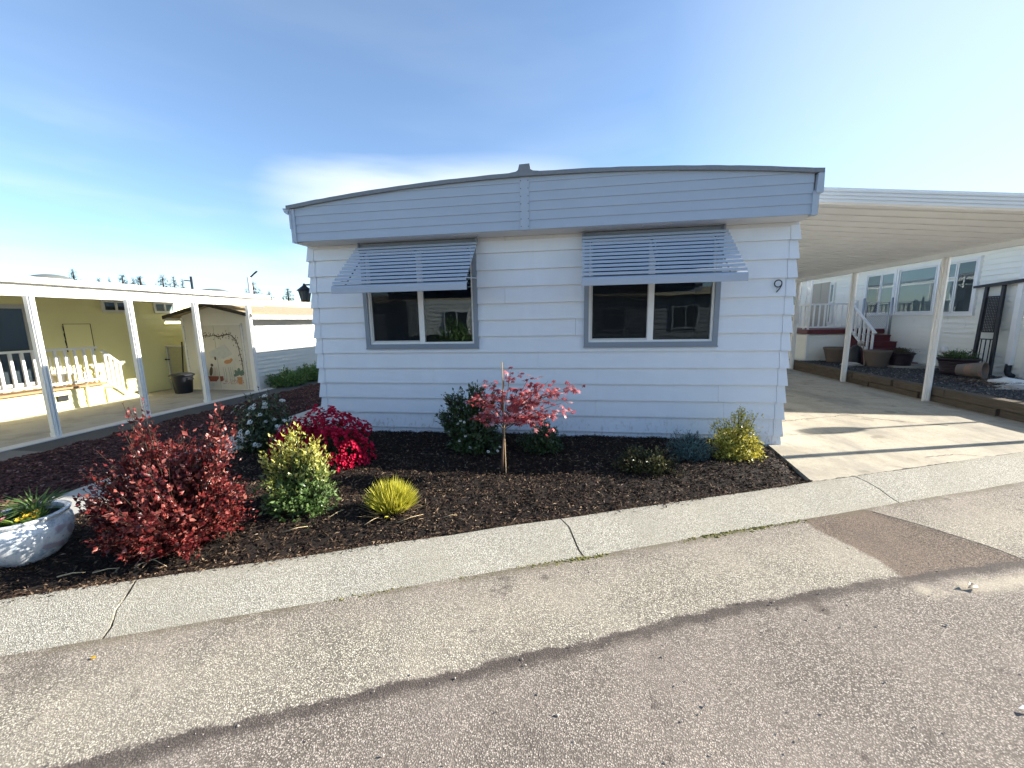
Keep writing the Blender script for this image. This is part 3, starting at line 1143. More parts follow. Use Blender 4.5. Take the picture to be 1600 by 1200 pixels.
# side fascias run back along both eaves
m = MB()
m.box(FX0 - .03, FX0, FY + .06, DEPTH, 2.70, 3.06)
m.box(FX1, FX1 + .03, FY + .06, DEPTH, 2.70, 3.06)
m.build('side_fascia', m_trim, home)
m = MB()
m.box(XL + .01, XR - .005, FY + .02, -.0, 2.666, 2.676)
m.build('soffit', m_soffit, home)
m = MB()
m.box(XL, XR, -.012, -.002, 2.62, 2.664)
m.build('frieze_board', m_soffit, home)
m = MB()
for xx in (-1.35, .95):
    m.box(xx - .16, xx + .16, -.27, -.13, 2.660, 2.667)
m.build('soffit_vent', paint('vent_grey', (.5, .52, .54), .6), home, kind='stuff')
# roof: bowed deck with a rolled roofing edge
m = MB()
nn = 60
ys_ = [FY - .03, FY - .03, FY + .0, DEPTH + .3]
vs_ = []
for i in range(nn + 1):
    x_ = FX0 - .03 + (FX1 - FX0 + .06) * i / nn
    a_ = arc(min(max(x_, FX0), FX1))
    w_ = (vnoise(x_, 0, 9, 31) - .5) * .008
    vs_ += [(x_, FY - .035, a_ - .004), (x_, FY - .035 + w_, a_ + .040 + w_), (x_, FY + .0, a_ + .047 + w_), (x_, DEPTH + .3, a_ + .047), (x_, DEPTH + .3, a_ - .004)]
fs_ = []
for i in range(nn):
    for j in range(5):
        fs_.append((5 * i + j, 5 * i + (j + 1) % 5, 5 * i + 5 + (j + 1) % 5, 5 * i + 5 + j))
fs_ += [(4, 3, 2, 1, 0), tuple(5 * nn + j for j in range(5))]
roof = m.add(vs_, fs_).build('roof', m_roofedge, home)
m = MB()
base = [(-.75, .042), (-.68, .050), (-.655, .065), (-.638, .125), (-.520, .128), (-.507, .065), (-.48, .050), (-.41, .042)]
m.extrude([(p_, q_) for p_, q_ in base] + [(-.41, .0), (-.75, .0)], lambda p_, q_, t: (p_, t, arc(-.58) + q_), FY - .038, DEPTH)
m.build('ridge_cap', m_roofedge, roof)
m = MB()
m.extrude([(-3.735, 3.085), (-3.64, 3.085), (-3.64, 3.015), (-3.685, 3.012), (-3.715, 3.035)], lambda p_, q_, t: (p_, t, q_), FY - .02, DEPTH)
m.build('gutter', m_trim, roof)

# ---- windows
for wi, (wa, wb) in enumerate(WIN):
    wd = MB()
    fw_ = .058
    y0, y1 = -.052, .016
    wd.box(wa, wa + fw_, y0, y1, WZ0, WZ1)
    wd.box(wb - fw_, wb, y0, y1, WZ0, WZ1)
    wd.box(wa + fw_, wb - fw_, y0, y1, WZ0, WZ0 + fw_)
    wd.box(wa + fw_, wb - fw_, y0, y1, WZ1 - fw_, WZ1)
    wd.box(wa - .006, wb + .006, y0 - .006, y0 + .01, WZ0 - .010, WZ0 + .006)
    win = wd.build('window', m_frame_d, home)
    a, b, c0, c1 = wa + fw_, wb - fw_, WZ0 + fw_, WZ1 - fw_
    vf = MB()
    t = .026
    vf.box(a, a + t, -.026, .03, c0, c1)
    vf.box(b - t, b, -.026, .03, c0, c1)
    vf.box(a + t, b - t, -.026, .03, c0, c0 + t)
    vf.box(a + t, b - t, -.026, .03, c1 - t, c1)
    vf.build('frame', m_white, win)
    xm = (a + b) / 2 + .015
    mu = MB()
    mu.box(xm - .034, xm + .034, -.024, .03, c0 + t, c1 - t)
    mu.build('meeting_stile', m_white, win)
    sh = MB()
    s = .022
    xa, xb_ = a + t, xm - .034
    sh.box(xa, xa + s, -.012, .02, c0 + t, c1 - t)
    sh.box(xb_ - .010, xb_, -.012, .02, c0 + t, c1 - t)
    sh.box(xa + s, xb_ - .010, -.012, .02, c0 + t, c0 + t + s)
    sh.build('sash', paint('sash_grey', (.55, .55, .53), .4), win)
    MB().add([(xa + s, -.008, c0 + t), (xb_ - .01, -.008, c0 + t), (xb_ - .01, -.008, c1 - t), (xa + s, -.008, c1 - t)], [(0, 1, 2, 3)]).build('insect_screen', m_mesh, win)
    for (ga, gb, yy) in ((xa + s, xb_ - .01, .004), (xm + .034, b - t, .0)):
        g = MB()
        g.add([(ga, yy, c0 + t), (gb, yy, c0 + t), (gb, yy, c1 - t), (ga, yy, c1 - t)], [(0, 1, 2, 3)])
        g.build('pane', m_glass, win)

# ---- louvred awnings
for (wa, wb) in ((-2.888, -1.240), (.092, 1.742)):
    hd = MB()
    hd.box(wa, wb, -.062, -.042, 2.575, 2.655)
    hd.box(wa, wa + .018, -.10, -.062, 2.57, 2.665)
    hd.box(wb - .018, wb, -.10, -.062, 2.57, 2.665)
    aw = hd.build('awning', m_frame_d, home)
    yA, zA, yB, zB = -.085, 2.605, -.735, 2.060
    L_ = math.hypot(yB - yA, zB - zA)
    NS = 11
    for i in range(NS):
        f = (i + .1) / NS
        yc, zc = yA + (yB - yA) * f, zA + (zB - zA) * f
        # profile: a shallow sloping blade with a turned-down front lip
        pr = [(.012, .004), (-.046, -.003), (-.053, -.007), (-.059, -.0345), (-.055, -.0355), (-.049, -.012), (-.044, -.007), (.012, .0)]
        sl = MB().extrude(pr, lambda p_, q_, t: (t, yc + p_, zc + q_), wa - .004 + .02 * f * 0, wb + .016)
        sl.build('slat', m_trim_lt, aw)
    va = MB().extrude([(-.70, 2.066), (-.745, 2.050), (-.757, 2.030), (-.757, 1.962), (-.750, 1.960), (-.748, 2.026), (-.738, 2.040), (-.698, 2.056)],
                      lambda p_, q_, t: (t, p_, q_), wa - .012, wb + .024)
    va.build('valance', m_trim_lt, aw)
    for q in (.07, .5, .93):
        x_ = wa + (wb - wa) * q
        rb = MB()
        rb.beam((x_, yA - .0, zA - .052), (x_, yB + .02, zB - .045), .028 if q == .5 else .012, .012)
        rb.build('rib', m_rib, aw)
    for x_ in (wa + .03, wb - .03):
        ar = MB()
        ar.beam((x_, -.045, 2.16), (x_, -.60, 2.115), .014, .014)
        ar.build('arm', m_trim_lt, aw)

# ---- house number 9
m = MB()
cxn, czn = 2.378, 1.975
ring = [(cxn + .040 * math.cos(a), -.041, czn + .040 * math.sin(a)) for a in np.linspace(-2.6, 2 * math.pi - 2.6 + .1, 28)]
m.tube(ring, .0062, 6)
m.tube([(cxn + .040, -.041, czn - .004), (cxn + .036, -.041, czn - .026), (cxn + .018, -.041, czn - .060), (cxn - .012, -.041, czn - .100)], .0062, 6)
m.build('house_number', m_dark, home, True)

# ---- wall lantern on the left side
lt = MB()
lx, lyy, lz = -3.90, .14, 1.93
lt.lathe([(.0, .26), (.015, .26), (.02, .235), (.03, .225), (.105, .165), (.11, .155), (.0, .155)], (lx, lyy, lz), 8)
lt.lathe([(.0, .0), (.06, .0), (.066, .012), (.0, .012)], (lx, lyy, lz), 8)
lt.box(lx, XL - .01, lyy - .012, lyy + .012, lz + .23, lz + .25)
lt.box(XL - .03, XL - .012, lyy - .05, lyy + .05, lz + .12, lz + .30)
for a in range(4):
    aa = math.pi / 4 + a * math.pi / 2
    lt.beam((lx + .055 * math.cos(aa), lyy + .055 * math.sin(aa), lz + .01), (lx + .085 * math.cos(aa), lyy + .085 * math.sin(aa), lz + .16), .008, .008)
lan = lt.build('wall_lantern', m_dark, home)
g = MB()
g.lathe([(.052, .014), (.08, .154)], (lx, lyy, lz), 8)
g.build('lantern_glass', paint('smoked_glass', (.05, .07, .08), .1), lan)

# ------------------------------------------------------------------ RIGHT: carport
cp = thing('carport', 'white metal carport roof on posts beside the pale blue home', 'carport', (4.5, 7, 0))


def cz(x):
    return 3.065 - (x - 2.6) * .0965


PY0, PW = .30, .3048
pan0 = None
for i in range(46):
    y0 = PY0 + i * PW
    if pan0 is None:
        # flat pan with an upturned lip and a shadowed seam between pans
        pr = [(.003, 0), (PW - .070, 0), (PW - .066, .085), (PW - .012, .085), (PW - .003, .0), (PW - .001, .0), (PW - .008, .092), (PW - .072, .092), (PW - .076, .008), (.003, .008)]
        m = MB().extrude([(p_ + y0, q_) for p_, q_ in pr], lambda p_, q_, t: (t, p_, cz(t) - .075 + q_), 2.58, 6.46)
        pan0 = m.build('roof_panel', m_underside, cp)
    else:
        o = pan0.copy()
        COL.objects.link(o)
        o.parent = cp
        o.location = Vector(pan0.location) + Vector((0, i * PW, 0))
# front fascia with four pressed ridges
pr = []
for q in range(4):
    zb_ = .04 + .045 * q - .10
    pr += [(-.012, zb_), (-.030, zb_ + .006), (-.030, zb_ + .030), (-.012, zb_ + .038)]
pr = [(.0, -.075)] + pr + [(-.012, .13), (.0, .13)]
m = MB().extrude(pr, lambda p_, q_, t: (t, PY0 + p_, cz(t) - .045 + q_ * .92), 2.60, 6.48)
m.build('front_fascia', m_white, cp)
m = MB().box(6.36, 6.44, PY0 + .02, 14.3, 2.545, 2.635)
m.build('beam', m_underside, cp)
post0 = None
for y_ in (.62, 2.93, 5.22, 7.55, 9.9, 12.2):
    if post0 is None:
        m = MB()
        m.box(6.325, 6.435, .60, .64, -.02, 2.545)
        m.box(6.345, 6.415, .578, .599, .03, 2.545)
        m.box(6.345, 6.415, .641, .662, .03, 2.545)
        m.box(6.37, 6.39, .566, .577, .03, 2.545)
        post0 = m.build('post', m_whitep, cp, bevel=.004)
    else:
        o = post0.copy()
        COL.objects.link(o)
        o.parent = cp
        o.location = Vector(post0.location) + Vector((0, y_ - .62, 0))

# ------------------------------------------------------------------ RIGHT: neighbour's house


def lap_prof(z0, z1, ex, out):
    """saw-tooth lap profile: (offset, z) points upwards"""
    pts = []
    z = z0
    while z < z1 - .01:
        t = min(z + ex, z1)
        pts += [(out, z), (.001, t)]
        z = t
    return pts


def lap_wall(m, fn, z0, z1, ex, out, t0, t1):
    pr = lap_prof(z0, z1, ex, out)
    vs_ = [fn(p_, q_, t0) for p_, q_ in pr] + [fn(p_, q_, t1) for p_, q_ in pr]
    n = len(pr)
    m.add(vs_, [(i, i + 1, i + 1 + n, i + n) for i in range(n - 1)])


WX = 9.0
nb = thing('neighbour_house', 'cream white lap sided house with a row of windows behind the carport', 'house', (11, 9, .25))
m = MB()
lap_wall(m, lambda p_, q_, t: (WX - p_, t, q_), .20, 3.02, .115, .022, 4.12, 17)
lap_wall(m, lambda p_, q_, t: (t, 4.12 - p_, q_), .20, 3.02, .115, .022, 14, WX)
m.box(WX + .02, 14, 4.14, 17, .1, 3.0)
m.build('wall', m_cream, nb)
MB().box(WX - .03, WX + .06, 4.08, 4.20, .2, 3.0).build('corner_trim', m_creamw, nb)
m = MB()
m.hexa([(WX - .35, 3.7, 3.0), (14, 3.7, 3.0), (14, 17.3, 3.0), (WX - .35, 17.3, 3.0)], [(WX - .35, 3.7, 3.06), (14, 3.7, 3.35), (14, 17.3, 3.35), (WX - .35, 17.3, 3.06)])
m.build('roof', m_white, nb)
m_blind = paint('window_blind', (.33, .37, .37), .7, .06, 3)
m_dark_inside = paint('dark_interior', (.035, .045, .055), .6, .2, 2)  # unlit rooms behind the panes painted as a dark sheet


def side_window(root, X0, ya, yb, za, zb_, panes, frame_m, sgn=-1, t=.06, name='window'):
    """window in a wall that runs along y; panes = list of (y0, y1, z0, z1, backing)"""
    f = MB()
    a, b = sorted((X0 + sgn * .062, X0 + sgn * -.005))
    f.box(a, b, ya, ya + t, za, zb_)
    f.box(a, b, yb - t, yb, za, zb_)
    f.box(a, b, ya + t, yb - t, za, za + t)
    f.box(a, b, ya + t, yb - t, zb_ - t, zb_)
    w = f.build(name, frame_m, root)
    for (p0, p1, q0, q1, back) in panes:
        xb2 = X0 + sgn * .034
        MB().add([(xb2, p0, q0), (xb2, p1, q0), (xb2, p1, q1), (xb2, p0, q1)], [(0, 1, 2, 3)]).build('window_backing', back, w)  # blinds and painted dark interiors behind the glass
        xg = X0 + sgn * .046
        MB().add([(xg, p0, q0), (xg, p1, q0), (xg, p1, q1), (xg, p0, q1)], [(0, 1, 2, 3)] if sgn > 0 else [(3, 2, 1, 0)]).build('pane', m_glass, w)
        s = .025
        q = MB()
        xx = sorted((X0 + sgn * .056, X0 + sgn * .012))
        q.box(*xx, p0 - s, p0, q0 - s, q1 + s)
        q.box(*xx, p1, p1 + s, q0 - s, q1 + s)
        q.box(*xx, p0, p1, q0 - s, q0)
        q.box(*xx, p0, p1, q1, q1 + s)
        q.build('sash', frame_m, w)
    return w


side_window(nb, WX, 7.70, 8.90, 1.55, 2.82, [(8.30, 8.80, 1.64, 2.72, m_dark_inside), (7.80, 8.22, 1.64, 2.72, m_blind)], m_whitel)
side_window(nb, WX, 6.36, 7.68, 1.55, 2.84, [(6.47, 7.56, 1.65, 2.74, m_blind)], m_whitel)
side_window(nb, WX, 5.36, 6.34, 1.52, 2.84, [(5.94, 6.24, 1.62, 2.34, m_blind), (5.94, 6.24, 2.44, 2.74, m_blind), (5.46, 5.86, 1.62, 2.74, m_dark_inside)], m_whitel)
side_window(nb, WX, 10.40, 10.66, 1.3, 2.7, [(10.46, 10.60, 1.36, 2.0, m_dark_inside), (10.46, 10.60, 2.06, 2.64, m_dark_inside)], m_creamw, name='narrow_window', t=.04)
side_window(nb, WX, 12.55, 13.2, 1.3, 2.7, [(12.62, 13.1, 1.36, 2.64, m_dark_inside)], m_creamw, name='window')
MB().box(WX - .035, WX, 10.72, 11.20, 1.17, 2.75).build('shaded_porch_panel', m_shade_tan, nb)  # tan sheets paint the shaded porch wall
MB().box(WX - .035, WX, 11.22, 11.75, 1.17, 2.75).build('shaded_porch_panel', m_shade_tan, nb)
m = MB()
m = MB()
m.lathe([(.0, .05), (.07, .05), (.085, .03), (.085, .0)], (WX - .012, 5.95, .70), 16, Matrix.Rotation(-math.pi / 2, 3, 'Y'))
m.box(WX - .06, WX - .012, 5.88, 6.02, .63, .77)
m.build('dryer_vent', m_whitel, nb, True)
m = MB()
m.extrude([(WX - .10, 4.36), (WX - .015, 4.36), (WX - .015, 4.46), (WX - .10, 4.46)], lambda p_, q_, t: (p_, q_, t), .50, 3.0)
m.build('downspout', m_whitel, nb)
m = MB()
m.tube([(WX - .06, 4.41, .52), (WX - .06, 4.41, .36), (WX - .08, 4.36, .31), (WX - .12, 4.24, .29)], .05, 10)
m.build('drain_elbow', m_dark, nb, True)

# ---- neighbour's deck with stairs
dk = thing('porch_deck', 'raised maroon edged porch deck with white railing and stairs by the cream house', 'porch', (8, 10, .25))
m = MB()
lap_wall(m, lambda p_, q_, t: (t, 8.03 - p_, q_), .20, 1.02, .115, .022, 7.02, 8.02)
lap_wall(m, lambda p_, q_, t: (7.00 - p_, t, q_), .20, 1.02, .115, .022, 8.05, 13.5)
m.build('skirting', m_cream, dk)
MB().box(6.965, 7.035, 7.985, 8.06, .2, 1.03).build('corner_trim', m_creamw, dk)
MB().box(6.94, 9.0, 7.95, 13.6, 1.035, 1.17).build('platform', m_maroon, dk)
step0 = None
ns = 5
for i in range(ns):
    zt = 1.17 - (i + 1) * (1.17 - .27) / (ns + 0.2)
    y1, y0 = 7.96 - i * .255, 7.96 - (i + 1) * .255
    m = MB()
    m.box(8.05, 8.985, y0, y1, .24, zt - .03)
    m.box(8.03, 8.985, y0 - .025, y1, zt - .03, zt)
    m.build('step', m_maroon, dk)
MB().box(8.02, 9.0, 6.0, 6.66, .2, .285).build('landing', m_slab, dk)
m = MB()
m.hexa([(8.0, 6.75, .25), (8.03, 6.75, .25), (8.03, 7.96, .25), (8.0, 7.96, .25)], [(8.0, 6.75, .32), (8.03, 6.75, .32), (8.03, 7.96, 1.12), (8.0, 7.96, 1.12)])
m.build('stringer', m_maroon, dk)


def railing(root, a, b, zt, zb_, npk, mat, w=.045, pick=.035, name='rail'):
    a, b = Vector(a), Vector(b)
    up = Vector((0, 0, 1))
    MB().beam(a + up * zt, b + up * zt, .06, .045).build(name, mat, root)
    MB().beam(a + up * zb_, b + up * zb_, .05, .04).build(name, mat, root)
    d = (b - a)
    me_ = None
    for i in range(npk):
        p_ = a + d * ((i + .5) / npk)
        if me_ is None:
            q = MB()
            q.hexa([(p_.x - pick / 2, p_.y - pick / 2, p_.z + zb_ + .02 - (0)), (p_.x + pick / 2, p_.y - pick / 2, p_.z + zb_ + .02), (p_.x + pick / 2, p_.y + pick / 2, p_.z + zb_ + .02), (p_.x - pick / 2, p_.y + pick / 2, p_.z + zb_ + .02)],
                   [(p_.x - pick / 2, p_.y - pick / 2, p_.z + zt - .02), (p_.x + pick / 2, p_.y - pick / 2, p_.z + zt - .02), (p_.x + pick / 2, p_.y + pick / 2, p_.z + zt - .02), (p_.x - pick / 2, p_.y + pick / 2, p_.z + zt - .02)])
            me_ = q.build('baluster', mat, root)
            first = p_
        else:
            o = me_.copy()
            COL.objects.link(o)
            o.parent = root
            o.location = p_ - first


railing(dk, (7.02, 8.0, 1.17), (8.2, 8.0, 1.17), .74, .07, 8, m_whitel)
railing(dk, (7.0, 8.06, 1.17), (7.0, 13.4, 1.17), .74, .07, 28, m_whitel)
railing(dk, (8.03, 7.9, 1.12), (8.03, 6.85, .30), .78, .08, 6, m_whitel, pick=.045)
m = MB()
m.box(8.17, 8.23, 7.96, 8.02, 1.1, 1.98)
m.build('newel', m_whitel, dk)
# wrought lattice post at the deck's corner
m = MB()
for yy in (8.06, 8.30):
    m.box(6.98, 7.02, yy - .02, yy + .02, 1.17, 2.62)
for i in range(5):
    z_ = 1.22 + i * .27
    m.beam((7.0, 8.06, z_), (7.0, 8.30, z_ + .135), .014, .014)
    m.beam((7.0, 8.30, z_ + .135), (7.0, 8.06, z_ + .27), .014, .014)
m.build('lattice_post', m_whitel, dk)

gt = thing('metal_gate', 'galvanised chain link gate across the top of the maroon stairs', 'gate', (8.5, 7.7, 1.0))
for x_ in (8.22, 8.94):
    m = MB()
    m.tube([(x_, 7.72, 1.0), (x_, 7.72, 2.02)], .028, 10)
    m.lathe([(.032, .0), (.03, .02), (.0, .035)], (x_, 7.72, 2.02), 10)
    m.build('gate_post', m_galv, gt, True)
m = MB()
m.tube([(8.30, 7.72, 1.18), (8.30, 7.72, 1.92), (8.86, 7.72, 1.92), (8.86, 7.72, 1.18), (8.30, 7.72, 1.18)], .016, 8)
m.build('gate_frame', m_galv, gt, True)
m = MB()
for i in range(-8, 12):
    a0 = 8.31 + i * .055
    for sg in (1, -1):
        pts_ = []
        for q in range(15):
            z_ = 1.20 + q * .05
            x_ = a0 + (sg * (z_ - 1.2) if sg > 0 else .54 - (z_ - 1.2) + 0) * .9
            if 8.30 < x_ < 8.86:
                pts_.append((x_, 7.72 + (q % 2) * .004 * sg, z_))
        if len(pts_) > 1:
            m.tube(pts_, .003, 3, caps=False)
m.build('chain_link', m_galv, gt, kind='stuff')

# ---- timbers along the driveway
te = thing('timber_edging', 'weathered railroad timbers stacked two high along the driveway edge', 'edging', (6.55, 4, 0))
for (ya, yb, lay) in ((-.2, .9, 1), (.9, 2.66, 1), (2.68, 3.83, 1), (3.86, 5.02, 1), (5.05, 6.5, 1), (6.52, 9, 1),
                      (-.2, 1.75, 0), (1.77, 2.43, 0), (2.45, 3.2, 0), (3.22, 4.5, 0), (4.52, 5.5, 0), (5.52, 9, 0)):
    m = MB()
    z0, z1 = (.125, .265) if lay else (-.02, .122)
    xo = 6.45 + rng.uniform(-.015, .015) + (.0 if lay else .012)
    n_ = 8
    vs_ = []
    for i in range(n_ + 1):
        y_ = ya + .008 + (yb - ya - .016) * i / n_
        w_ = [rng.uniform(-.008, .008) for _ in range(6)]
        c_ = .018
        vs_ += [(xo + w_[0], y_, z0 + .003), (xo + w_[1] * .6, y_, z1 - c_ + w_[2]), (xo + c_, y_, z1 + w_[3]), (xo + .17, y_, z1 + w_[4]), (xo + .19, y_, z0)]
    fs_ = [(5 * i + j, 5 * i + (j + 1) % 5, 5 * i + 5 + (j + 1) % 5, 5 * i + 5 + j) for i in range(n_) for j in range(5)]
    fs_ += [(4, 3, 2, 1, 0), tuple(5 * n_ + j for j in range(5))]
    m.add(vs_, fs_).build('timber', m_timber, te)

# ---- gravel bed behind the timbers


def grav_z(x, y):
    return .235 + .02 * (vnoise(x, y, 2.2, 41) - .5) + .03 * np.exp(-((np.asarray(x) - 8.3) ** 2 + (np.asarray(y) - 3.3) ** 2) / .5)


gx, gy = np.arange(6.6, 9.05, .1), np.arange(-.2, 8.1, .1)
GX, GY = np.meshgrid(gx, gy, indexing='ij')
r_, c_ = GX.shape
ii = np.arange(r_ * c_).reshape(r_, c_)
FF = np.stack([ii[:-1, :-1], ii[1:, :-1], ii[1:, 1:], ii[:-1, 1:]], -1).reshape(-1, 4)
tag(link('gravel_bed', np_mesh('gravel_bed', np.stack([GX, GY, grav_z(GX, GY)], -1).reshape(-1, 3), FF, m_gravelb, None, True)), kind='structure')
n = 15000
x = rng.uniform(6.62, 9.0, n)
y = rng.uniform(1.2, 8.0, n)
rocks('gravel', x, y, grav_z(x, y), rng.uniform(.010, .024, n), m_gravel, label='dark grey gravel covering the bed behind the timbers', cat='gravel')
n = 2500
x = rng.normal(8.1, .4, n)
y = rng.normal(3.5, .4, n)
ok = (x > 6.65) & (y > 1.0)
x, y = x[ok], y[ok]
tag(link('soil_litter', chips(len(x), x, y, lambda a, b: grav_z(a, b) + .012, .02, .06, .01, .025, 'soil_litter', chipmat('soil_litter', [(0, (.06, .04, .03)), (.6, (.16, .11, .075)), (1, (.38, .30, .22))]), .4)),
    'spilled brown soil and leaf litter in front of the tipped clay pot', 'litter', kind='stuff')


def lump(m, c, r, seed, flat=.6, sub=2):
    import bmesh
    bm = bmesh.new()
    bmesh.ops.create_icosphere(bm, subdivisions=sub, radius=1)
    rr = np.random.default_rng(seed)
    ph = rr.random((4, 3)) * 6.28
    for v in bm.verts:
        d = 1 + sum(.12 * math.sin(3.1 * v.co.x * (i + 1) * .7 + ph[i, 0] + 2.7 * v.co.y + ph[i, 1] + 2.3 * v.co.z) for i in range(4))
        v.co = Vector((v.co.x * r[0] * d, v.co.y * r[1] * d, v.co.z * r[2] * d * 1.0))
    vs_ = [(v.co.x + c[0], v.co.y + c[1], v.co.z + c[2]) for v in bm.verts]
    fs_ = [tuple(v.index for v in f.verts) for f in bm.faces]
    bm.free()
    return m.add(vs_, fs_)


for (c_, r_, mt_, lb) in (((8.05, 3.42, .27), (.26, .18, .10), m_rockw, 'pale angular stone lying on the gravel by the tipped clay pot'),
                          ((8.12, 3.18, .25), (.36, .15, .06), m_rockw, 'flat white slab of stone near the right edge behind the timbers'),
                          ((7.75, 2.95, .25), (.30, .15, .06), m_rock, 'low grey brown stone right behind the nearest timber'),
                          ((7.35, 6.55, .27), (.24, .18, .08), m_rock, 'flat grey stone beside the middle carport post')):
    m = lump(MB(), c_, r_, int(abs(c_[0] * 100)))
    m.build('garden_stone', mt_, None, False, label=lb, cat='stone', group='stones on the gravel bed', loc=(c_[0], c_[1], c_[2] - r_[2]))


def pot(name, label, c, prof, mat, group=None, n=32, ribs=0, rimh=None):
    root = thing(name, label, 'plant pot', c, group)
    m = MB()
    m.lathe(prof, c, n)
    o = m.build('pot_body', mat, root, True)
    smooth_angle(o, 35)
    rr = max(p_[0] for p_ in prof)
    zz = max(p_[1] for p_ in prof)
    m = MB()
    m.lathe([(.0, zz - .05), (rr * .93, zz - .055)], c, n)
    m.build('potting_soil', m_mulchbase, root)
    return root


def tub(R_, H_, r0):
    return [(.0, .0), (r0, .0), (r0 + (R_ - r0) * .82, H_ * .82), (R_ * .98, H_ * .86), (R_, H_ * .9), (R_, H_), (R_ * .95, H_), (R_ * .92, H_ * .85), (r0 * .9, .02)]


pot('planter_tub', 'empty brown plastic tub against the deck skirting, behind the middle carport post', (7.50, 7.45, .25), tub(.33, .42, .22), m_brownpot, 'brown plastic tubs')
pot('planter_tub', 'large empty brown plastic tub in front of the maroon stairs', (7.80, 6.35, .25), tub(.295, .42, .20), m_brownpot, 'brown plastic tubs')


def ribbed(R_, H_, r0):
    pts = [(.0, .0), (r0, .0)]
    for i in range(7):
        f = .12 + .72 * i / 7
        rr = r0 + (R_ * .93 - r0) * f
        pts += [(rr, H_ * f), (rr + .010, H_ * (f + .03)), (rr + .010, H_ * (f + .06)), (rr + .002, H_ * (f + .085))]
    pts += [(R_ * .95, H_ * .88), (R_, H_ * .91), (R_ * 1.02, H_ * .97), (R_, H_), (R_ * .93, H_), (R_ * .9, H_ * .86), (r0 * .8, .03)]
    return pts


pot('ribbed_planter', 'dark ribbed planter with dry foliage, right of the large brown tub', (8.30, 6.30, .25), ribbed(.28, .36, .20), m_blackpot, 'dark ribbed planters')
pot('ribbed_planter', 'dark ribbed planter full of green leaves under the trellis', (8.36, 4.82, .25), ribbed(.34, .36, .24), m_blackpot, 'dark ribbed planters')
m_greenleaf = leafmat('potted_green', [(.035, .07, .02), (.07, .13, .04), (.12, .19, .06)])
m_dryleaf = leafmat('dry_green', [(.06, .055, .03), (.10, .10, .05), (.15, .12, .07)])
shrub('potted_plant', 'low mound of small green leaves growing in the dark ribbed planter', (8.36, 4.82, .56), dome_env(.36, .36, .24, .2, .04, 3), 110, 14, .035, .022, m_greenleaf, m_twig, cat='plant')
shrub('potted_plant', 'sparse dry green foliage in the planter beside the stairs', (8.30, 6.30, .58), dome_env(.27, .27, .14, .3, .03, 4), 60, 10, .035, .02, m_dryleaf, m_twig, cat='plant')
# clay pot on its side
tp = thing('clay_pot', 'weathered clay pot tipped on its side, mouth toward the right', 'plant pot', (8.0, 4.05, .25))
ax = Matrix.Rotation(R(-58), 3, 'Z') @ Matrix.Rotation(R(86), 3, 'Y')
m = MB()
m.lathe([(.0, .0), (.115, .0), (.158, .34), (.168, .34), (.176, .35), (.176, .39), (.160, .39), (.152, .33), (.105, .02), (.0, .02)], (7.93, 4.28, .415), 28, ax)
smooth_angle(m.build('pot_body', m_terra, tp, True), 35)
# garden ornament between the tubs
go = thing('garden_ornament', 'small dark figure ornament leaning by the brown tub at the post', 'ornament', (7.62, 6.62, .25))
m = MB()
m.lathe([(.0, .0), (.13, .0), (.15, .1), (.13, .3), (.10, .45), (.07, .52), (.0, .54)], (7.52, 6.72, .25), 12)
m.build('body', m_dark, go, True)
m = MB()
lump(m, (7.55, 6.60, .83), (.075, .07, .065), 5)
m.build('head', m_rock, go)
m = MB()
m.tube([(7.66, 6.55, .25), (7.63, 6.58, .55), (7.60, 6.60, .86)], .018, 6)
m.build('stake', m_rock, go)

# ---- leaning trellis
tr = thing('garden_trellis', 'black metal trellis leaning against the cream house wall', 'trellis', (8.75, 4.7, .3))
XT = 8.80
A0, A1 = Vector((XT - .12, 4.86, .27)), Vector((XT + .12, 5.09, 2.19))
B0, B1 = Vector((XT - .12, 4.47, .27)), Vector((XT + .12, 4.74, 2.19))
for a, b in ((A0, A1), (B0, B1)):
    MB().beam(a, b, .06, .045, (1, 0, 0)).build('upright', m_dark, tr)


def tl(f, s):
    """point on the trellis: f up, s across"""
    return (A0 + (A1 - A0) * f) * (1 - s) + (B0 + (B1 - B0) * f) * s


for f in (.47, .86, .39):
    MB().beam(tl(f, .02), tl(f, .98), .022, .022).build('crossbar', m_dark, tr)
MB().beam((XT + .10, 5.36, 2.15), (XT + .10, 3.90, 2.25), .05, .05).build('top_bar', m_dark, tr)
MB().beam((XT + .07, 5.02, 2.14), (XT + .07, 3.90, 2.215), .03, .03).build('top_bar', m_dark, tr)
for s in (.25, .5, .75):
    MB().beam(tl(.02, s), tl(.39, s), .018, .018).build('bar', m_dark, tr)
for s in (.17, .83):
    MB().beam(tl(.47, s), tl(.86, s), .018, .018).build('bar', m_dark, tr)
m = MB()
nf, ns_ = 22, 7
for i in range(nf):
    f0 = .475 + (.855 - .475) * i / nf
    MBf = .011
    m.beam(tl(f0, .18), tl(f0, .82), .018, .006, (1, 0, 0))
for j in range(ns_ + 1):
    s = .18 + .64 * j / ns_
    m.beam(tl(.47, s), tl(.86, s), .018, .008, (1, 0, 0))
m.build('lattice_panel', m_dark, tr, kind='stuff')
#@@PART3

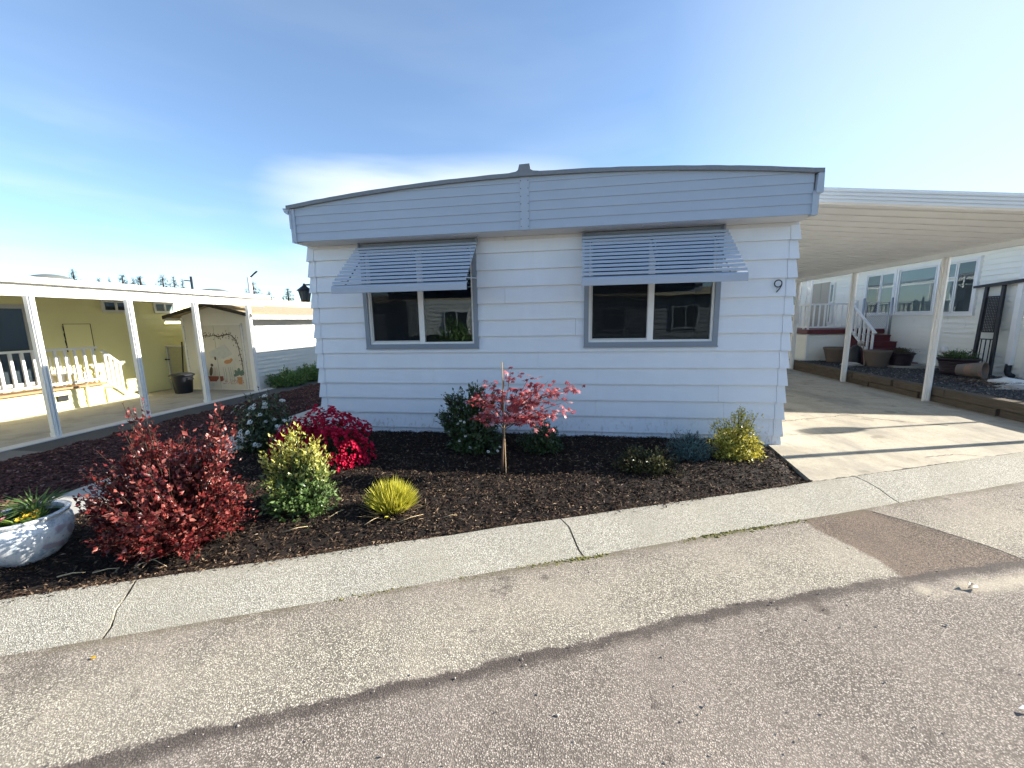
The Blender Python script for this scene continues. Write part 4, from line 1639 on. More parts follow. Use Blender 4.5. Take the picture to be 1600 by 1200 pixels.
# ------------------------------------------------------------------ LEFT: yellow house
YX = -11.1
yh = thing('yellow_house', 'yellow lap sided house under the white patio cover', 'house', (-13, 4, -.1))
m = MB()
lap_wall(m, lambda p_, q_, t: (YX + p_, t, q_), -.2, 2.5, .155, .028, -5.5, 12)
lap_wall(m, lambda p_, q_, t: (t, -5.5 - p_, q_), -.2, 2.5, .155, .028, -16, YX)
m.box(-16, YX - .02, -5.48, 12, -.2, 2.48)
m.build('wall', m_yellow, yh)
m = MB()
m.hexa([(YX + .0, -5.9, 2.49), (YX + .0, 12.3, 2.49), (-13.6, 12.3, 2.50), (-13.6, -5.9, 2.50)], [(YX + .0, -5.9, 2.53), (YX + .0, 12.3, 2.53), (-13.6, 12.3, 2.66), (-13.6, -5.9, 2.66)])
m.build('roof', m_shingle, yh)
m_yw = paint('ivory_vinyl', (.66, .66, .60), .45, .03)
side_window(yh, YX, 2.68, 3.28, 1.97, 2.27, [(2.74, 2.96, 2.03, 2.21, m_dark_inside), (3.01, 3.22, 2.03, 2.21, m_dark_inside)], m_yw, 1, .045)
side_window(yh, YX, 3.87, 4.45, 1.97, 2.27, [(3.93, 4.14, 2.03, 2.21, m_blind), (4.19, 4.39, 2.03, 2.21, m_blind)], m_yw, 1, .045)
side_window(yh, YX, -.4, 1.36, .46, 2.10, [(.50, 1.27, .52, 2.02, m_dark_inside), (-.32, .44, .52, 2.02, m_dark_inside)], paint('door_grey', (.42, .43, .42), .4), 1, .07, 'sliding_door')
m = MB()
m.box(YX + .012, YX + .044, 1.90, 2.38, 1.10, 1.70)
m.build('access_hatch', m_yellow, yh)
m = MB()
m.box(YX + .010, YX + .034, 1.889, 1.90, 1.09, 1.709)
m.box(YX + .010, YX + .040, 2.38, 2.398, 1.09, 1.709)
m.box(YX + .010, YX + .034, 1.90, 2.38, 1.70, 1.709)
m.build('hatch_gap', m_dark, yh, kind='stuff')
for (vx, vy, vr) in ((-12.5, 2.75, .42), (-12.6, 7.3, .5)):
    m = MB()
    zb_ = 2.77
    m.lathe([(vr, zb_ - .06), (vr, zb_), (vr * .9, zb_ + .05), (vr * .6, zb_ + .105), (vr * .3, zb_ + .13), (0.001, zb_ + .14)], (vx, vy, 0), 24)
    m.build('roof_dome', paint('dome_grey', (.13, .14, .13), .5), yh, True)

# ---- patio cover
pc = thing('patio_cover', 'white patio cover on slim posts in front of the yellow house', 'patio cover', (-9.5, 1, -.1))
m = MB()
m.hexa([(-8.28, -5, 2.30), (-8.28, 4.50, 2.30), (YX + .02, 4.50, 2.40), (YX + .02, -5, 2.40)], [(-8.28, -5, 2.36), (-8.28, 4.50, 2.36), (YX + .02, 4.50, 2.46), (YX + .02, -5, 2.46)])
m.build('roof_panel', m_whitel, pc)
m = MB()
m.extrude([(-8.28, 2.295), (-8.19, 2.300), (-8.175, 2.36), (-8.175, 2.395), (-8.19, 2.395), (-8.195, 2.31), (-8.28, 2.31)], lambda p_, q_, t: (p_, t, q_), -5, 4.62)
m.build('gutter', m_whitel, pc)
m = MB()
m.extrude([(-8.32, 2.105), (-8.27, 2.105), (-8.27, 2.275), (-8.32, 2.275)], lambda p_, q_, t: (p_, t, q_), -5, 4.45)
m.box(-8.275, -8.262, -5, 4.46, 2.155, 2.175)
m.build('fascia', m_whitel, pc)
m = MB()
m.tube([(-8.2, 4.05, 2.40), (-8.2, 4.06, 2.48), (-8.2, 4.12, 2.49)], .012, 6)
m.build('cable_hook', m_galv, pc)
post0 = None
for y_ in (-.36, 1.0, 2.30, 3.74, -1.75, -3.1):
    if post0 is None:
        m = MB()
        m.box(-8.165, -8.085, -.40, -.32, -.10, 2.11)
        m.box(-8.080, -8.060, -.385, -.365, -.06, 2.11)
        m.box(-8.080, -8.060, -.350, -.330, -.06, 2.11)
        m.box(-8.185, -8.170, -.40, -.375, -.09, -.02)
        post0 = m.build('post', m_whitel, pc)
    else:
        o = post0.copy()
        COL.objects.link(o)
        o.parent = pc
        o.location = Vector(post0.location) + Vector((0, y_ + .36, 0))

# ---- deck of the yellow house
yd = thing('low_deck', 'low wooden deck with a white railing against the yellow house', 'deck', (-10.85, .5, -.1))
m = MB()
lap_wall(m, lambda p_, q_, t: (-10.66 + p_, t, q_), -.1, .33, .15, .024, -3.5, 2.14)
lap_wall(m, lambda p_, q_, t: (t, 2.14 + p_, q_), -.1, .33, .15, .024, YX, -10.66)
m.build('skirting', m_yellow, yd)
m = MB()
m.box(-10.64, -10.615, 1.28, 1.46, .10, .20)
m.box(-10.64, -10.60, 1.27, 1.47, .20, .215)
m.build('vent', m_dark, yd)
MB().box(-10.64, -10.60, 1.78, 1.84, -.1, .33).build('downspout', m_yellow, yd)
for i in range(4):
    MB().box(YX + .01 + i * .128, YX + .128 + i * .128, -3.5, 2.18, .335, .375).build('deck_board', m_wood, yd)
railing(yd, (-10.62, -3.2, .375), (-10.62, 2.12, .375), .80, .09, 32, m_whitel, pick=.042)
m = MB()
m.hexa([(YX + .06, 2.19, -.1), (-10.66, 2.19, -.1), (-10.66, 2.95, -.1), (YX + .06, 2.95, -.1)], [(YX + .06, 2.19, .22), (-10.66, 2.19, .22), (-10.66, 2.45, .22), (YX + .06, 2.45, .22)])
m.build('step', m_yellow, yd)
railing(yd, (-10.62, 2.2, .30), (-10.62, 2.56, -.06), .80, .09, 4, m_whitel, pick=.042)
ch = thing('patio_chair', 'white patio chair on the low deck behind the railing', 'chair', (-10.9, 1.7, .375))
m = MB()
m.box(-11.04, -10.72, 1.50, 1.92, .62, .65)
m.build('seat', m_white, ch)
for i in range(3):
    MB().box(-11.06, -11.045, 1.53 + i * .16, 1.56 + i * .16, .65, 1.02).build('back_slat', m_white, ch)
for (a, b) in ((-11.03, 1.52), (-11.03, 1.90), (-10.75, 1.52), (-10.75, 1.90)):
    MB().box(a - .018, a + .018, b - .018, b + .018, .375, .62).build('leg', m_white, ch)

# ---- garden shed with a painted door
SY = 3.97
sh_ = thing('garden_shed', 'white sided garden shed with painted double doors and a mossy roof', 'shed', (-9.35, 5.5, -.1))
m_shed = paint('shed_siding', (.66, .65, .60), .5, .05, 3, dirt=(.5, .48, .4), dlo=.6)
SL, SRX = -10.34, -8.40


def shed_top(x):
    return 2.13 - abs(x + 9.36) * .245


m = MB()
pr = lap_prof(-.1, 2.14, .108, .022)
# front laps cut to the gable
for i in range(0, len(pr), 2):
    z0, z1 = pr[i][1], pr[i + 1][1]
    for (a, b) in ((SL, -9.36), (-9.36, SRX)):
        xs = np.linspace(a, b, 9)
        for xa, xb_ in zip(xs[:-1], xs[1:]):
            ta, tb = min(z1, shed_top(xa)), min(z1, shed_top(xb_))
            if max(ta, tb) <= z0:
                continue
            ta, tb = max(ta, z0), max(tb, z0)
            m.add([(xa, SY - .022, z0), (xb_, SY - .022, z0), (xb_, SY - .001, tb), (xa, SY - .001, ta)], [(0, 1, 2, 3)])
lap_wall(m, lambda p_, q_, t: (SRX + p_, t, q_), -.1, 1.86, .108, .022, SY, 8.6)
m.box(SL, SRX - .01, SY + .01, 8.6, -.1, 1.84)
m.build('wall', m_shed, sh_)
MB().box(SRX - .02, SRX + .03, SY - .03, SY + .04, -.1, 1.84).build('corner_trim', m_whitel, sh_)
MB().box(SL - .03, SL + .03, SY - .03, SY + .04, -.1, 1.84).build('corner_trim', m_whitel, sh_)
for sg in (-1, 1):
    xe = -9.36 + sg * 1.30
    m = MB()
    ze = shed_top(xe) + .02
    m.hexa([(-9.36, SY - .22, 2.14), (xe, SY - .22, ze), (xe, 8.8, ze), (-9.36, 8.8, 2.14)], [(-9.36, SY - .22, 2.19), (xe, SY - .22, ze + .05), (xe, 8.8, ze + .05), (-9.36, 8.8, 2.19)])
    r_o = m.build('roof', m_shingle, sh_)
    m = MB()
    m.hexa([(-9.36, SY - .25, 2.115), (xe + sg * .01, SY - .25, ze - .03), (xe + sg * .01, SY - .222, ze - .03), (-9.36, SY - .222, 2.115)],
           [(-9.36, SY - .25, 2.20), (xe + sg * .01, SY - .25, ze + .055), (xe + sg * .01, SY - .222, ze + .055), (-9.36, SY - .222, 2.20)])
    m.build('rake_edge', paint('dark_rake', (.05, .045, .04), .8), r_o)
    m = MB()
    m.box(*sorted((xe, xe + sg * .03)), SY - .2, 8.75, ze - .075, ze + .03)
    m.build('eave_board', m_whitel, r_o)
DXA, DXM, DXB = -9.99, -9.39, -8.60
m_door = paint('door_paint', (.56, .54, .47), .6, .06, 3, dirt=(.42, .40, .33), dlo=.5)
da = MB().box(DXA, DXM - .006, SY - .040, SY - .012, -.07, 1.62).build('door', m_door, sh_)
db = MB().box(DXM + .006, DXB, SY - .040, SY - .012, -.07, 1.62).build('door', m_door, sh_)
m = MB()
m.box(DXA - .05, DXA, SY - .03, SY - .01, -.1, 1.66)
m.box(DXB, DXB + .05, SY - .03, SY - .01, -.1, 1.66)
m.box(DXA - .05, DXB + .05, SY - .03, SY - .01, 1.625, 1.66)
m.build('door_trim', m_shed, sh_)
MB().box(DXM - .005, DXM + .005, SY - .025, SY - .015, -.07, 1.62).build('door_gap', m_dark, sh_)


def flat(pts, mat, name, parent, lift=0):
    """a flat painted shape on the shed doors, 2 mm thick"""
    y1 = SY - .0402 - lift
    MB().extrude(pts, lambda p_, q_, t: (p_, t, q_), y1, y1 - .002).build(name, mat, parent)


def ell(cx_, cz_, rx, rz, n=16, rot=0.):
    c, s = math.cos(rot), math.sin(rot)
    return [(cx_ + rx * math.cos(a) * c - rz * math.sin(a) * s, cz_ + rx * math.cos(a) * s + rz * math.sin(a) * c) for a in np.linspace(0, 2 * math.pi, n, endpoint=False)]


m_pbrown = paint('mural_brown', (.085, .060, .045), .7, .3, 30)
m_pgreen = paint('mural_green', (.13, .20, .16), .7, .3, 30)
m_porange = paint('mural_orange', (.48, .24, .11), .7, .3, 30)
m_pred = paint('mural_red', (.24, .07, .045), .7, .2, 30)
m_pgrey = paint('mural_grey', (.46, .48, .45), .8, .2, 10)
m_ppink = paint('mural_pink', (.45, .29, .24), .7, .3, 30)
flat([(-9.62, .92), (-9.12, 1.12), (-8.92, .86), (-9.2, .74), (-9.6, .76)], m_pgrey, 'painted_hill', db, 0)


def stroke(pts, w, mat, name, parent, lift=.001):
    pts = [np.array(p_) for p_ in pts]
    L_, R_ = [], []
    for i, p_ in enumerate(pts):
        d = unit(pts[min(i + 1, len(pts) - 1)] - pts[max(i - 1, 0)])
        nn_ = np.array([-d[1], d[0]])
        ww = w * rng.uniform(.6, 1.2)
        L_.append(tuple(p_ + nn_ * ww))
        R_.append(tuple(p_ - nn_ * ww))
    y1 = SY - .0402 - lift
    m = MB()
    vs_ = [(a[0], y1 - .002, a[1]) for a in L_] + [(a[0], y1 - .002, a[1]) for a in R_]
    n = len(pts)
    m.add(vs_, [(i, i + n, i + 1 + n, i + 1) for i in range(n - 1)])
    m.build(name, mat, parent)


arch_r = [(-9.38, 1.36), (-9.28, 1.33), (-9.15, 1.35), (-9.0, 1.38), (-8.88, 1.36), (-8.78, 1.26), (-8.72, 1.1), (-8.69, .9), (-8.66, .7), (-8.65, .5), (-8.66, .3)]
arch_l = [(-9.40, 1.36), (-9.52, 1.34), (-9.65, 1.36), (-9.78, 1.32), (-9.88, 1.2), (-9.92, 1.0), (-9.93, .8), (-9.91, .6), (-9.92, .35)]
stroke(arch_r, .014, m_pbrown, 'painted_branch', db)
stroke(arch_l, .014, m_pbrown, 'painted_branch', da)
m = MB()
for pts_ in (arch_l, arch_r):
    for i in range(85):
        j = rng.integers(0, len(pts_) - 1)
        t = rng.random()
        px_ = pts_[j][0] * (1 - t) + pts_[j + 1][0] * t + rng.normal(0, .04)
        pz_ = pts_[j][1] * (1 - t) + pts_[j + 1][1] * t + rng.normal(0, .045)
        if not (DXA + .02 < px_ < DXB - .02):
            continue
        e = ell(px_, pz_, .020, .008, 6, rng.random() * 3)
        m.extrude(e, lambda p_, q_, t_: (p_, t_, q_), SY - .0402, SY - .0435)
m.build('painted_leaves', m_pbrown, db, kind='stuff')
# cat on a rail, seated figure, cart, potted plant, flower stalks
flat(ell(-9.08, .66, .12, .055, 16, .15), m_porange, 'painted_cat', db, .002)
flat(ell(-8.97, .71, .045, .04, 12), m_porange, 'painted_cat', db, .003)
flat(ell(-9.63, .40, .05, .13, 14, -.25), m_pbrown, 'painted_figure', da, .002)
flat(ell(-9.58, .57, .042, .042, 12), m_pbrown, 'painted_figure', da, .003)
flat(ell(-9.45, .75, .03, .05, 10), m_pbrown, 'painted_bird', da, .002)
flat([(-9.74, .27), (-9.42, .27), (-9.42, .21), (-9.50, .13), (-9.70, .13)], m_pred, 'painted_cart', da, .003)
flat([(-9.38, .27), (-9.28, .27), (-9.28, .16), (-9.34, .13), (-9.38, .13)], m_pred, 'painted_cart', db, .003)
flat(ell(-9.62, .04, .06, .05, 12), m_pgrey, 'painted_wheel', da, .003)
flat([(-8.86, .25), (-8.70, .25), (-8.73, .05), (-8.83, .05)], m_porange, 'painted_pot', db, .003)
for (a, b, rx, rz, ro) in ((-8.86, .36, .05, .09, .5), (-8.78, .40, .05, .10, 0), (-8.70, .36, .05, .09, -.5), (-8.90, .30, .06, .04, .2)):
    flat(ell(a, b, rx, rz, 10, ro), m_pgreen, 'painted_plant', db, .002)
for x_ in (-9.24, -9.18, -9.08, -9.02, -8.96):
    stroke([(x_, .12), (x_ + .01, .3), (x_ - .01, .52)], .005, m_pgreen, 'painted_stalk', db)
for x_ in (-9.56, -9.50, -9.45, -9.52):
    stroke([(x_, .28), (x_ + .02, .4), (x_, .5)], .006, m_ppink, 'painted_stalk', da)
m = MB()
for i in range(60):
    e = ell(rng.uniform(-9.3, -8.68), rng.uniform(.06, .2), .018, .012, 5, rng.random() * 3)
    m.extrude(e, lambda p_, q_, t_: (p_, t_, q_), SY - .0402, SY - .0425)
m.build('painted_flowers', m_ppink, db, kind='stuff')

# ---- tall chain link panel and pole between house and shed, rubbish bin
sg_ = thing('side_gate', 'narrow grey mesh gate panel between the yellow house and the shed', 'gate', (-10.75, 3.95, -.1))
m = MB()
for x_ in (-11.02, -10.42):
    m.beam((x_, 4.02, -.08), (x_, 4.02, 1.10), .05, .05)
for z_ in (1.08, .04):
    m.beam((-11.02, 4.02, z_), (-10.42, 4.02, z_), .05, .05, (0, 1, 0))
m.build('gate_frame', paint('gate_grey', (.48, .48, .44), .6), sg_)
m = MB()
for i in range(15):
    m.beam((-10.99 + i * .04, 4.02, .06), (-10.99 + i * .04, 4.02, 1.06), .006, .006)
for i in range(25):
    m.beam((-10.99, 4.02, .08 + i * .04), (-10.44, 4.02, .08 + i * .04), .006, .006, (0, 1, 0))
m.build('wire_mesh', m_galv, sg_, kind='stuff')
MB().beam((-11.08, 3.98, .72), (-10.95, 3.98, .72), .03, .03).build('latch', m_dark, sg_)
pl_ = thing('leaning_pole', 'thin black pole leaning against the shed corner behind the bin', 'pole', (-10.45, 3.85, -.1))
MB().tube([(-10.42, 3.80, -.1), (-10.38, 3.90, 1.20)], .016, 8).build('shaft', m_dark, pl_, True)
tb = thing('rubbish_bin', 'round black plastic rubbish bin with a domed lid beside the shed', 'rubbish bin', (-10.02, 3.45, -.1))
bc = (-10.02, 3.45, -.1)
m = MB()
m.lathe([(.0, .0), (.175, .0), (.185, .02), (.225, .42), (.232, .43), (.232, .46)], bc, 28)
smooth_angle(m.build('bin_body', m_binp, tb, True), 40)
m = MB()
m.lathe([(.262, .445), (.270, .455), (.266, .48), (.20, .51), (.08, .53), (.001, .535)], bc, 28)
smooth_angle(m.build('lid', m_binp, tb, True), 50)
for sgn in (-1, 1):
    m = MB()
    m.tube([(bc[0] + sgn * .235, bc[1] - .05, .30), (bc[0] + sgn * .285, bc[1] - .05, .26), (bc[0] + sgn * .285, bc[1] + .05, .26), (bc[0] + sgn * .235, bc[1] + .05, .30)], .016, 6)
    m.build('handle', m_binp, tb)

# ---- low hedge by the shed
m_hedge = leafmat('hedge_leaf', [(.08, .15, .045), (.14, .24, .07), (.22, .35, .12)])
for (cx_, cy_, hh_) in ((-8.0, 4.75, .42), (-7.95, 5.7, .45), (-7.9, 6.7, .47)):
    shrub('hedge_shrub', {4.75: 'rounded green hedge shrub nearest the shed corner', 5.7: 'middle green shrub of the low hedge along the shed', 6.7: 'far green hedge shrub half hidden by the pale blue home'}[cy_],
          (cx_, cy_, -.1), dome_env(.52, .62, hh_ + .06, .25, .05, int(cy_ * 3), .4), 300, 16, .055, .038, m_hedge, m_twig, group='low hedge beside the shed')

yl = thing('yard_lamp', 'slim yard lamp post standing beyond the right edge, its shadow crossing the driveway', 'lamp post', (10.0, 2.54, -.02))
MB().tube([(10.0, 2.54, -.05), (10.0, 2.54, 2.85)], .03, 8).build('pole', m_dark, yl, True)
m = MB()
m.lathe([(.0, 2.82), (.09, 2.84), (.15, 2.95), (.17, 3.08), (.12, 3.20), (.0, 3.24)], (10.0, 2.54, 0), 16)
m.build('lamp_head', m_white, yl, True)

# ------------------------------------------------------------------ FAR: conifers, lamp posts
m_conif = leafmat('conifer_needles', [(.012, .022, .014), (.020, .034, .020), (.032, .046, .026)], trans=.05, rough=.7, spec=.2)


def conifer_meshes(seed, h, r0):
    rr = np.random.default_rng(seed)
    P, D, N, L = [], [], [], []
    tiers = 46
    for i in range(tiers):
        f = (i + rr.random() * .6) / tiers
        z = h * (.10 + .9 * f)
        rad = r0 * (1 - f) ** 1.05 * rr.uniform(.6, 1.2) + .05
        nb_ = int(6 + 6 * (1 - f))
        for j in range(nb_):
            a = rr.random() * 6.28
            q = max(2, int(7 * (1 - f)))
            for s in range(q):
                t = (s + .4) / q
                for _ in range(4):
                    P.append((math.cos(a) * rad * t * .85, math.sin(a) * rad * t * .85, z - rad * .28 * t * t + rr.normal(0, .06)))
                    a2 = a + rr.normal(0, .7)
                    D.append((math.cos(a2), math.sin(a2), -.25 + .2 * rr.normal()))
                    N.append((-math.cos(a2) * .3 + rr.normal(0, .5), -math.sin(a2) * .3 + rr.normal(0, .5), .6))
                    L.append(rad * .17 + .035)
    P, D, N, L = map(np.array, (P, D, N, L))
    V, F, A = leaf_arrays(P, D, N + rr.normal(0, .4, N.shape), L, L * .5, curl=.2)
    cr = np_mesh('crown', V, F, m_conif, A)
    tm = MB().tube([(0, 0, 0), (0, 0, h * .5), (0, 0, h * .98)], .014 * h, 6, .002 * h)
    me_ = bpy.data.meshes.new('trunk')
    me_.from_pydata(tm.v, [], tm.f)
    me_.materials.append(m_twig)
    return tm, me_, cr


variants = [conifer_meshes(s, 7.0, rr) for s, rr in ((1, 1.5), (2, 1.15), (3, 1.9), (4, 1.35))]
CAMP = np.array([0, -5.2633, 1.6])


def far_point(u, v, dist):
    fw, rt, up = np.array(_fw), np.array(_rt), np.array(_up)
    d = fw * 618.12 + rt * (u - 800) + up * (600 - v)
    return CAMP + d * dist / math.hypot(d[0], d[1])


LBL = ['tall dark conifer standing apart, leftmost on the skyline by the roof dome', 'tiny conifer tip just right of the tallest left conifer', 'tiny conifer tip left of the bushy pair on the skyline',
       'full dark conifer over the small window of the yellow house', 'slim conifer squeezed against the right side of the full dark one', 'broad conifer left of the street lamp gap',
       'wide conifer left in the group beside the street lamp', 'narrow pale conifer in the middle of the group by the street lamp', 'slender conifer touching the street lamp from the left',
       'broad conifer behind the second lamp post', 'conifer just past the end of the patio cover gutter', 'airy conifer standing alone above the shed roof', 'conifer half hidden below the wall lantern']
for i, (u, vt, wpx, dist) in enumerate(((113, 421, 22, 55), (154, 434, 12, 62), (170, 434, 12, 62), (190, 428, 22, 57), (207, 434, 13, 60), (218, 431, 24, 56), (253, 430, 30, 52), (270, 431, 14, 55),
                                        (284, 436, 12, 55), (394, 440, 30, 48), (420, 455, 24, 50), (449, 450, 24, 50), (481, 466, 22, 50))):
    top = far_point(u, vt, dist)
    h = top[2] + .4
    tm, tme, cme = variants[i % 4]
    t_ = thing('conifer', LBL[i], 'tree', (top[0], top[1], -.4), 'conifers on the skyline behind the yellow house')
    t_.rotation_euler = (0, 0, i * 1.3)
    w_w = wpx * dist / 618 * 3.4
    k_ = {0: 3.0, 1: 2.3, 2: 3.8, 3: 2.7}[i % 4]
    t_.scale = (w_w / k_ * 1.2, w_w / k_ * 1.2, h / 7.0)
    link('trunk', tme, t_)
    link('crown', cme, t_)
for (u, v, dist, arm, lb) in ((298, 432, 40, -.36, 'thin grey street lamp with a flat arm above the patio cover'), (389, 433, 35, .42, 'pale lamp post with a raised arm behind the shed')):
    top = far_point(u, v, dist)
    t_ = thing('street_lamp', lb, 'street lamp', (top[0], top[1], -.3))
    MB().tube([(top[0], top[1], -.3), (top[0], top[1], top[2])], .10 if arm < 0 else .15, 8, .08 if arm < 0 else .13).build('pole', m_dark if arm < 0 else m_whitep, t_, True)
    rtv = np.array([_rt.x, _rt.y])
    a0 = np.array([top[0], top[1]])
    e0 = a0 + rtv * arm
    MB().beam((a0[0], a0[1], top[2] - .35 if arm < 0 else top[2] - .1), (e0[0], e0[1], top[2] - .30 if arm < 0 else top[2] + .25), .08, .08).build('arm', m_dark, t_)
    e1 = a0 + rtv * arm * 1.5
    MB().beam((e0[0], e0[1], top[2] - .30 if arm < 0 else top[2] + .25), (e1[0], e1[1], top[2] - .28 if arm < 0 else top[2] + .40), .12, .07).build('lamp_head', m_dark, t_)

# ------------------------------------------------------------------ ACROSS THE STREET (seen only as reflections in the panes)
ah = thing('opposite_house', 'white lap sided house reflected in the left front window', 'house', (-4, -16, -.1))
m = MB()
lap_wall(m, lambda p_, q_, t: (t, -15 + p_, q_), -.1, 2.7, .2, .024, -16, 11)
m.box(-16, 11, -22, -15.02, -.1, 2.7)
m.build('wall', paint('opposite_paint', (.24, .25, .26), .6, .1, 3), ah)
m = MB()
lap_wall(m, lambda p_, q_, t: (t, -14.6 + p_, q_), .9, 2.7, .2, .024, -8.6, -4.3)
m.box(-8.6, -4.3, -15, -14.62, .9, 2.7)
m.build('bay', m_shed, ah)
m = MB()
m.hexa([(-16.4, -14.6, 2.7), (11.4, -14.6, 2.7), (11.4, -22, 2.7), (-16.4, -22, 2.7)], [(-16.4, -14.7, 2.8), (11.4, -14.7, 2.8), (11.4, -18.5, 3.3), (-16.4, -18.5, 3.3)])
m.build('roof', m_shingle, ah)
for x_ in (-12.5, -6.6, -3.6, 1.2, 4.6):
    w_ = MB()
    yo = .4 if x_ == -6.6 else 0.
    w_.box(x_, x_ + 1.3, -15.0 + yo, -14.93 + yo, 1.0, 2.2)
    wo = w_.build('window', m_white if x_ == -6.6 else paint('opposite_frame', (.34, .35, .35), .5), ah)
    MB().box(x_ + .08, x_ + .62, -14.94 + yo, -14.925 + yo, 1.08, 2.12).build('pane', m_dark_inside, wo)
    MB().box(x_ + .68, x_ + 1.22, -14.94 + yo, -14.925 + yo, 1.08, 2.12).build('pane', m_dark_inside, wo)
shrub('garden_bush', 'large leafy bush reflected in the left front window', (-5.6, -13.2, -.1), dome_env(1.3, 1.0, 2.0, .3, .1, 9), 160, 14, .13, .08, m_hedge, m_twig)

# ------------------------------------------------------------------ FRONT BED PLANTS
# red leaved shrub
m_red = leafmat('red_leaf', [(.035, .006, .008), (.10, .010, .012), (.17, .020, .020), (.24, .045, .036), (.36, .13, .10)], trans=.25, rough=.38, spec=.5)


def red_env(k):
    base = dome_env(.53, .42, .74, .30, .10, 21, .50)(int(k * .64))
    nl = k - len(base)
    tops = np.array([[-.24, .05, .98], [-.15, 0, .86], [.18, .0, .84], [.50, .05, .98], [.58, 0, .80], [.35, 0, .82], [-.45, 0, .62], [-.60, -.1, .60], [.60, .0, .45], [-.66, -.12, .34], [-.56, -.15, .24], [.45, -.28, .14], [.1, -.36, .14], [-.25, -.34, .14]])
    e = tops[rng.integers(0, len(tops), nl)] * rng.uniform(.75, 1.0, (nl, 1)) + rng.normal(0, .045, (nl, 3))
    return np.concatenate([base, e])


shrub('red_shrub', 'large red leaved shrub beside the glazed planter', (-2.93, -2.93, .02), red_env, 640, 36, .042, .025, m_red, m_twig, start=.18, stem_r=.0035, out=.85, spread=.35, lat=.034, jitter=.022)
# green and gold shrub
m_gg = leafmat('green_leaf', [(.035, .075, .018), (.075, .14, .035), (.14, .22, .07), (.24, .33, .14)], [(.36, .36, .05), (.52, .49, .10), (.62, .58, .20)], trans=.28, rough=.35, spec=.5)


def gg_env(k):
    base = dome_env(.36, .31, .44, .3, .06, 31, .5)(int(k * .58))
    nl = k - len(base)
    tops = np.array([[.02, 0, .78], [.10, 0, .70], [-.06, 0, .74], [-.20, 0, .62], [.27, 0, .58], [-.28, 0, .48], [.18, .05, .64], [.35, -.05, .34]])
    e = tops[rng.integers(0, len(tops), nl)] * rng.uniform(.72, 1.0, (nl, 1)) + rng.normal(0, .035, (nl, 3))
    return np.concatenate([base, e])


shrub('variegated_shrub', 'upright green shrub with yellow new growth between the red shrub and the azalea', (-2.30, -2.40, .02), gg_env, 240, 24, .052, .024, m_gg, m_twig, start=.18, lat=.045, stem_r=.003,
      tipfn=lambda P, T: (T - .62) / .25 * np.clip((P[:, 2] - .22) / .25, 0, 1), out=.8)
# azalea
m_az = leafmat('azalea_petal', [(.33, .003, .026), (.50, .006, .046), (.66, .014, .080)], trans=.30, rough=.5, spec=.25)
m_azleaf = leafmat('azalea_leaf', [(.03, .045, .015), (.06, .08, .03)])
az, E = shrub('azalea', 'low mounded azalea covered in crimson flowers by the corner of the home', (-2.80, -1.32, .02), dome_env(.46, .36, .50, .14, .04, 41, .25), 300, 9, .035, .018, m_azleaf, m_twig, start=.45, lat=.04)
E2 = dome_env(.51, .40, .56, .34, .03, 41, .16)(2000)
P, D, N, rd = [], [], [], []
for e in E2:
    c = np.array(e)
    nrm = unit(np.array([c[0] / .49, c[1] / .39, c[2] / .45 * .9 + .15]) + np.array([0, -.25, 0]) + rng.normal(0, .40, 3))
    s = unit(np.cross(nrm, np.array([.1, .2, .97])))
    u_ = np.cross(nrm, s)
    q = rng.random()
    a0 = rng.random() * 6.28
    for j in range(6):
        a = a0 + j * 1.047
        d = (s * math.cos(a) + u_ * math.sin(a)) * .85 + nrm * .55
        P.append(c)
        D.append(d)
        N.append(nrm)
        rd.append(np.clip(q + rng.normal(0, .12), 0, 1))
V, F, A = leaf_arrays(np.array(P), np.array(D), np.array(N), rng.uniform(.019, .029, len(P)), .023, fold=.1, curl=-.25, rnd=np.array(rd))
tag(link('flowers', np_mesh('flowers', V, F, m_az, A), az), kind='stuff')
# white flowering viburnums: one at the left corner, one behind the maple
m_vib = leafmat('dark_leaf', [(.022, .045, .016), (.045, .08, .03), (.09, .13, .055)], trans=.15, rough=.35, spec=.45)
m_wfl = leafmat('white_floret', [(.62, .62, .55), (.78, .78, .72), (.85, .84, .78)], trans=.25, rough=.6)
rr = np.random.default_rng(5)
fl = []
for i in range(34):
    a, e = rr.random() * 6.28, rr.random() ** .6 * .9
    fl.append((math.cos(a) * e * .03, math.sin(a) * e * .03, .014 * (1 - e * e) + rr.normal(0, .002)))
fl = np.array(fl)
Pq = np.repeat(fl, 4, 0)
aa = np.tile(np.arange(4) * 1.57, len(fl)) + np.repeat(rr.random(len(fl)) * 1.5, 4)
Dq = np.stack([np.cos(aa), np.sin(aa), np.full(len(aa), .25)], 1)
V, F, A = leaf_arrays(Pq, Dq, np.tile([0, 0, 1.], (len(aa), 1)), .010, .009, fold=.05, curl=-.1)
me_fl = np_mesh('flower_cluster', V, F, m_wfl, A)


def add_clusters(root, pts, rx, ry):
    for q in pts:
        o = link('flower_cluster', me_fl, root, tuple(q))
        nrm = Vector((q[0] / rx, q[1] / ry - .4, 1.1))
        o.rotation_euler = nrm.to_track_quat('Z', 'Y').to_euler()
        s_ = rng.uniform(.7, 1.15)
        o.scale = (s_, s_, s_)


vb, E = shrub('viburnum', 'dark leaved shrub dotted with white flower heads by the walkway', (-3.86, -.92, -.02), dome_env(.44, .36, .80, .25, .06, 51, .45), 260, 18, .055, .032, m_vib, m_twig, start=.25, lat=.035, stem_r=.003)
E = E[np.argsort(E[:, 1] - E[:, 2] * .8)][:120]
add_clusters(vb, E[rng.permutation(120)[:42]] * 1.03, .44, .36)


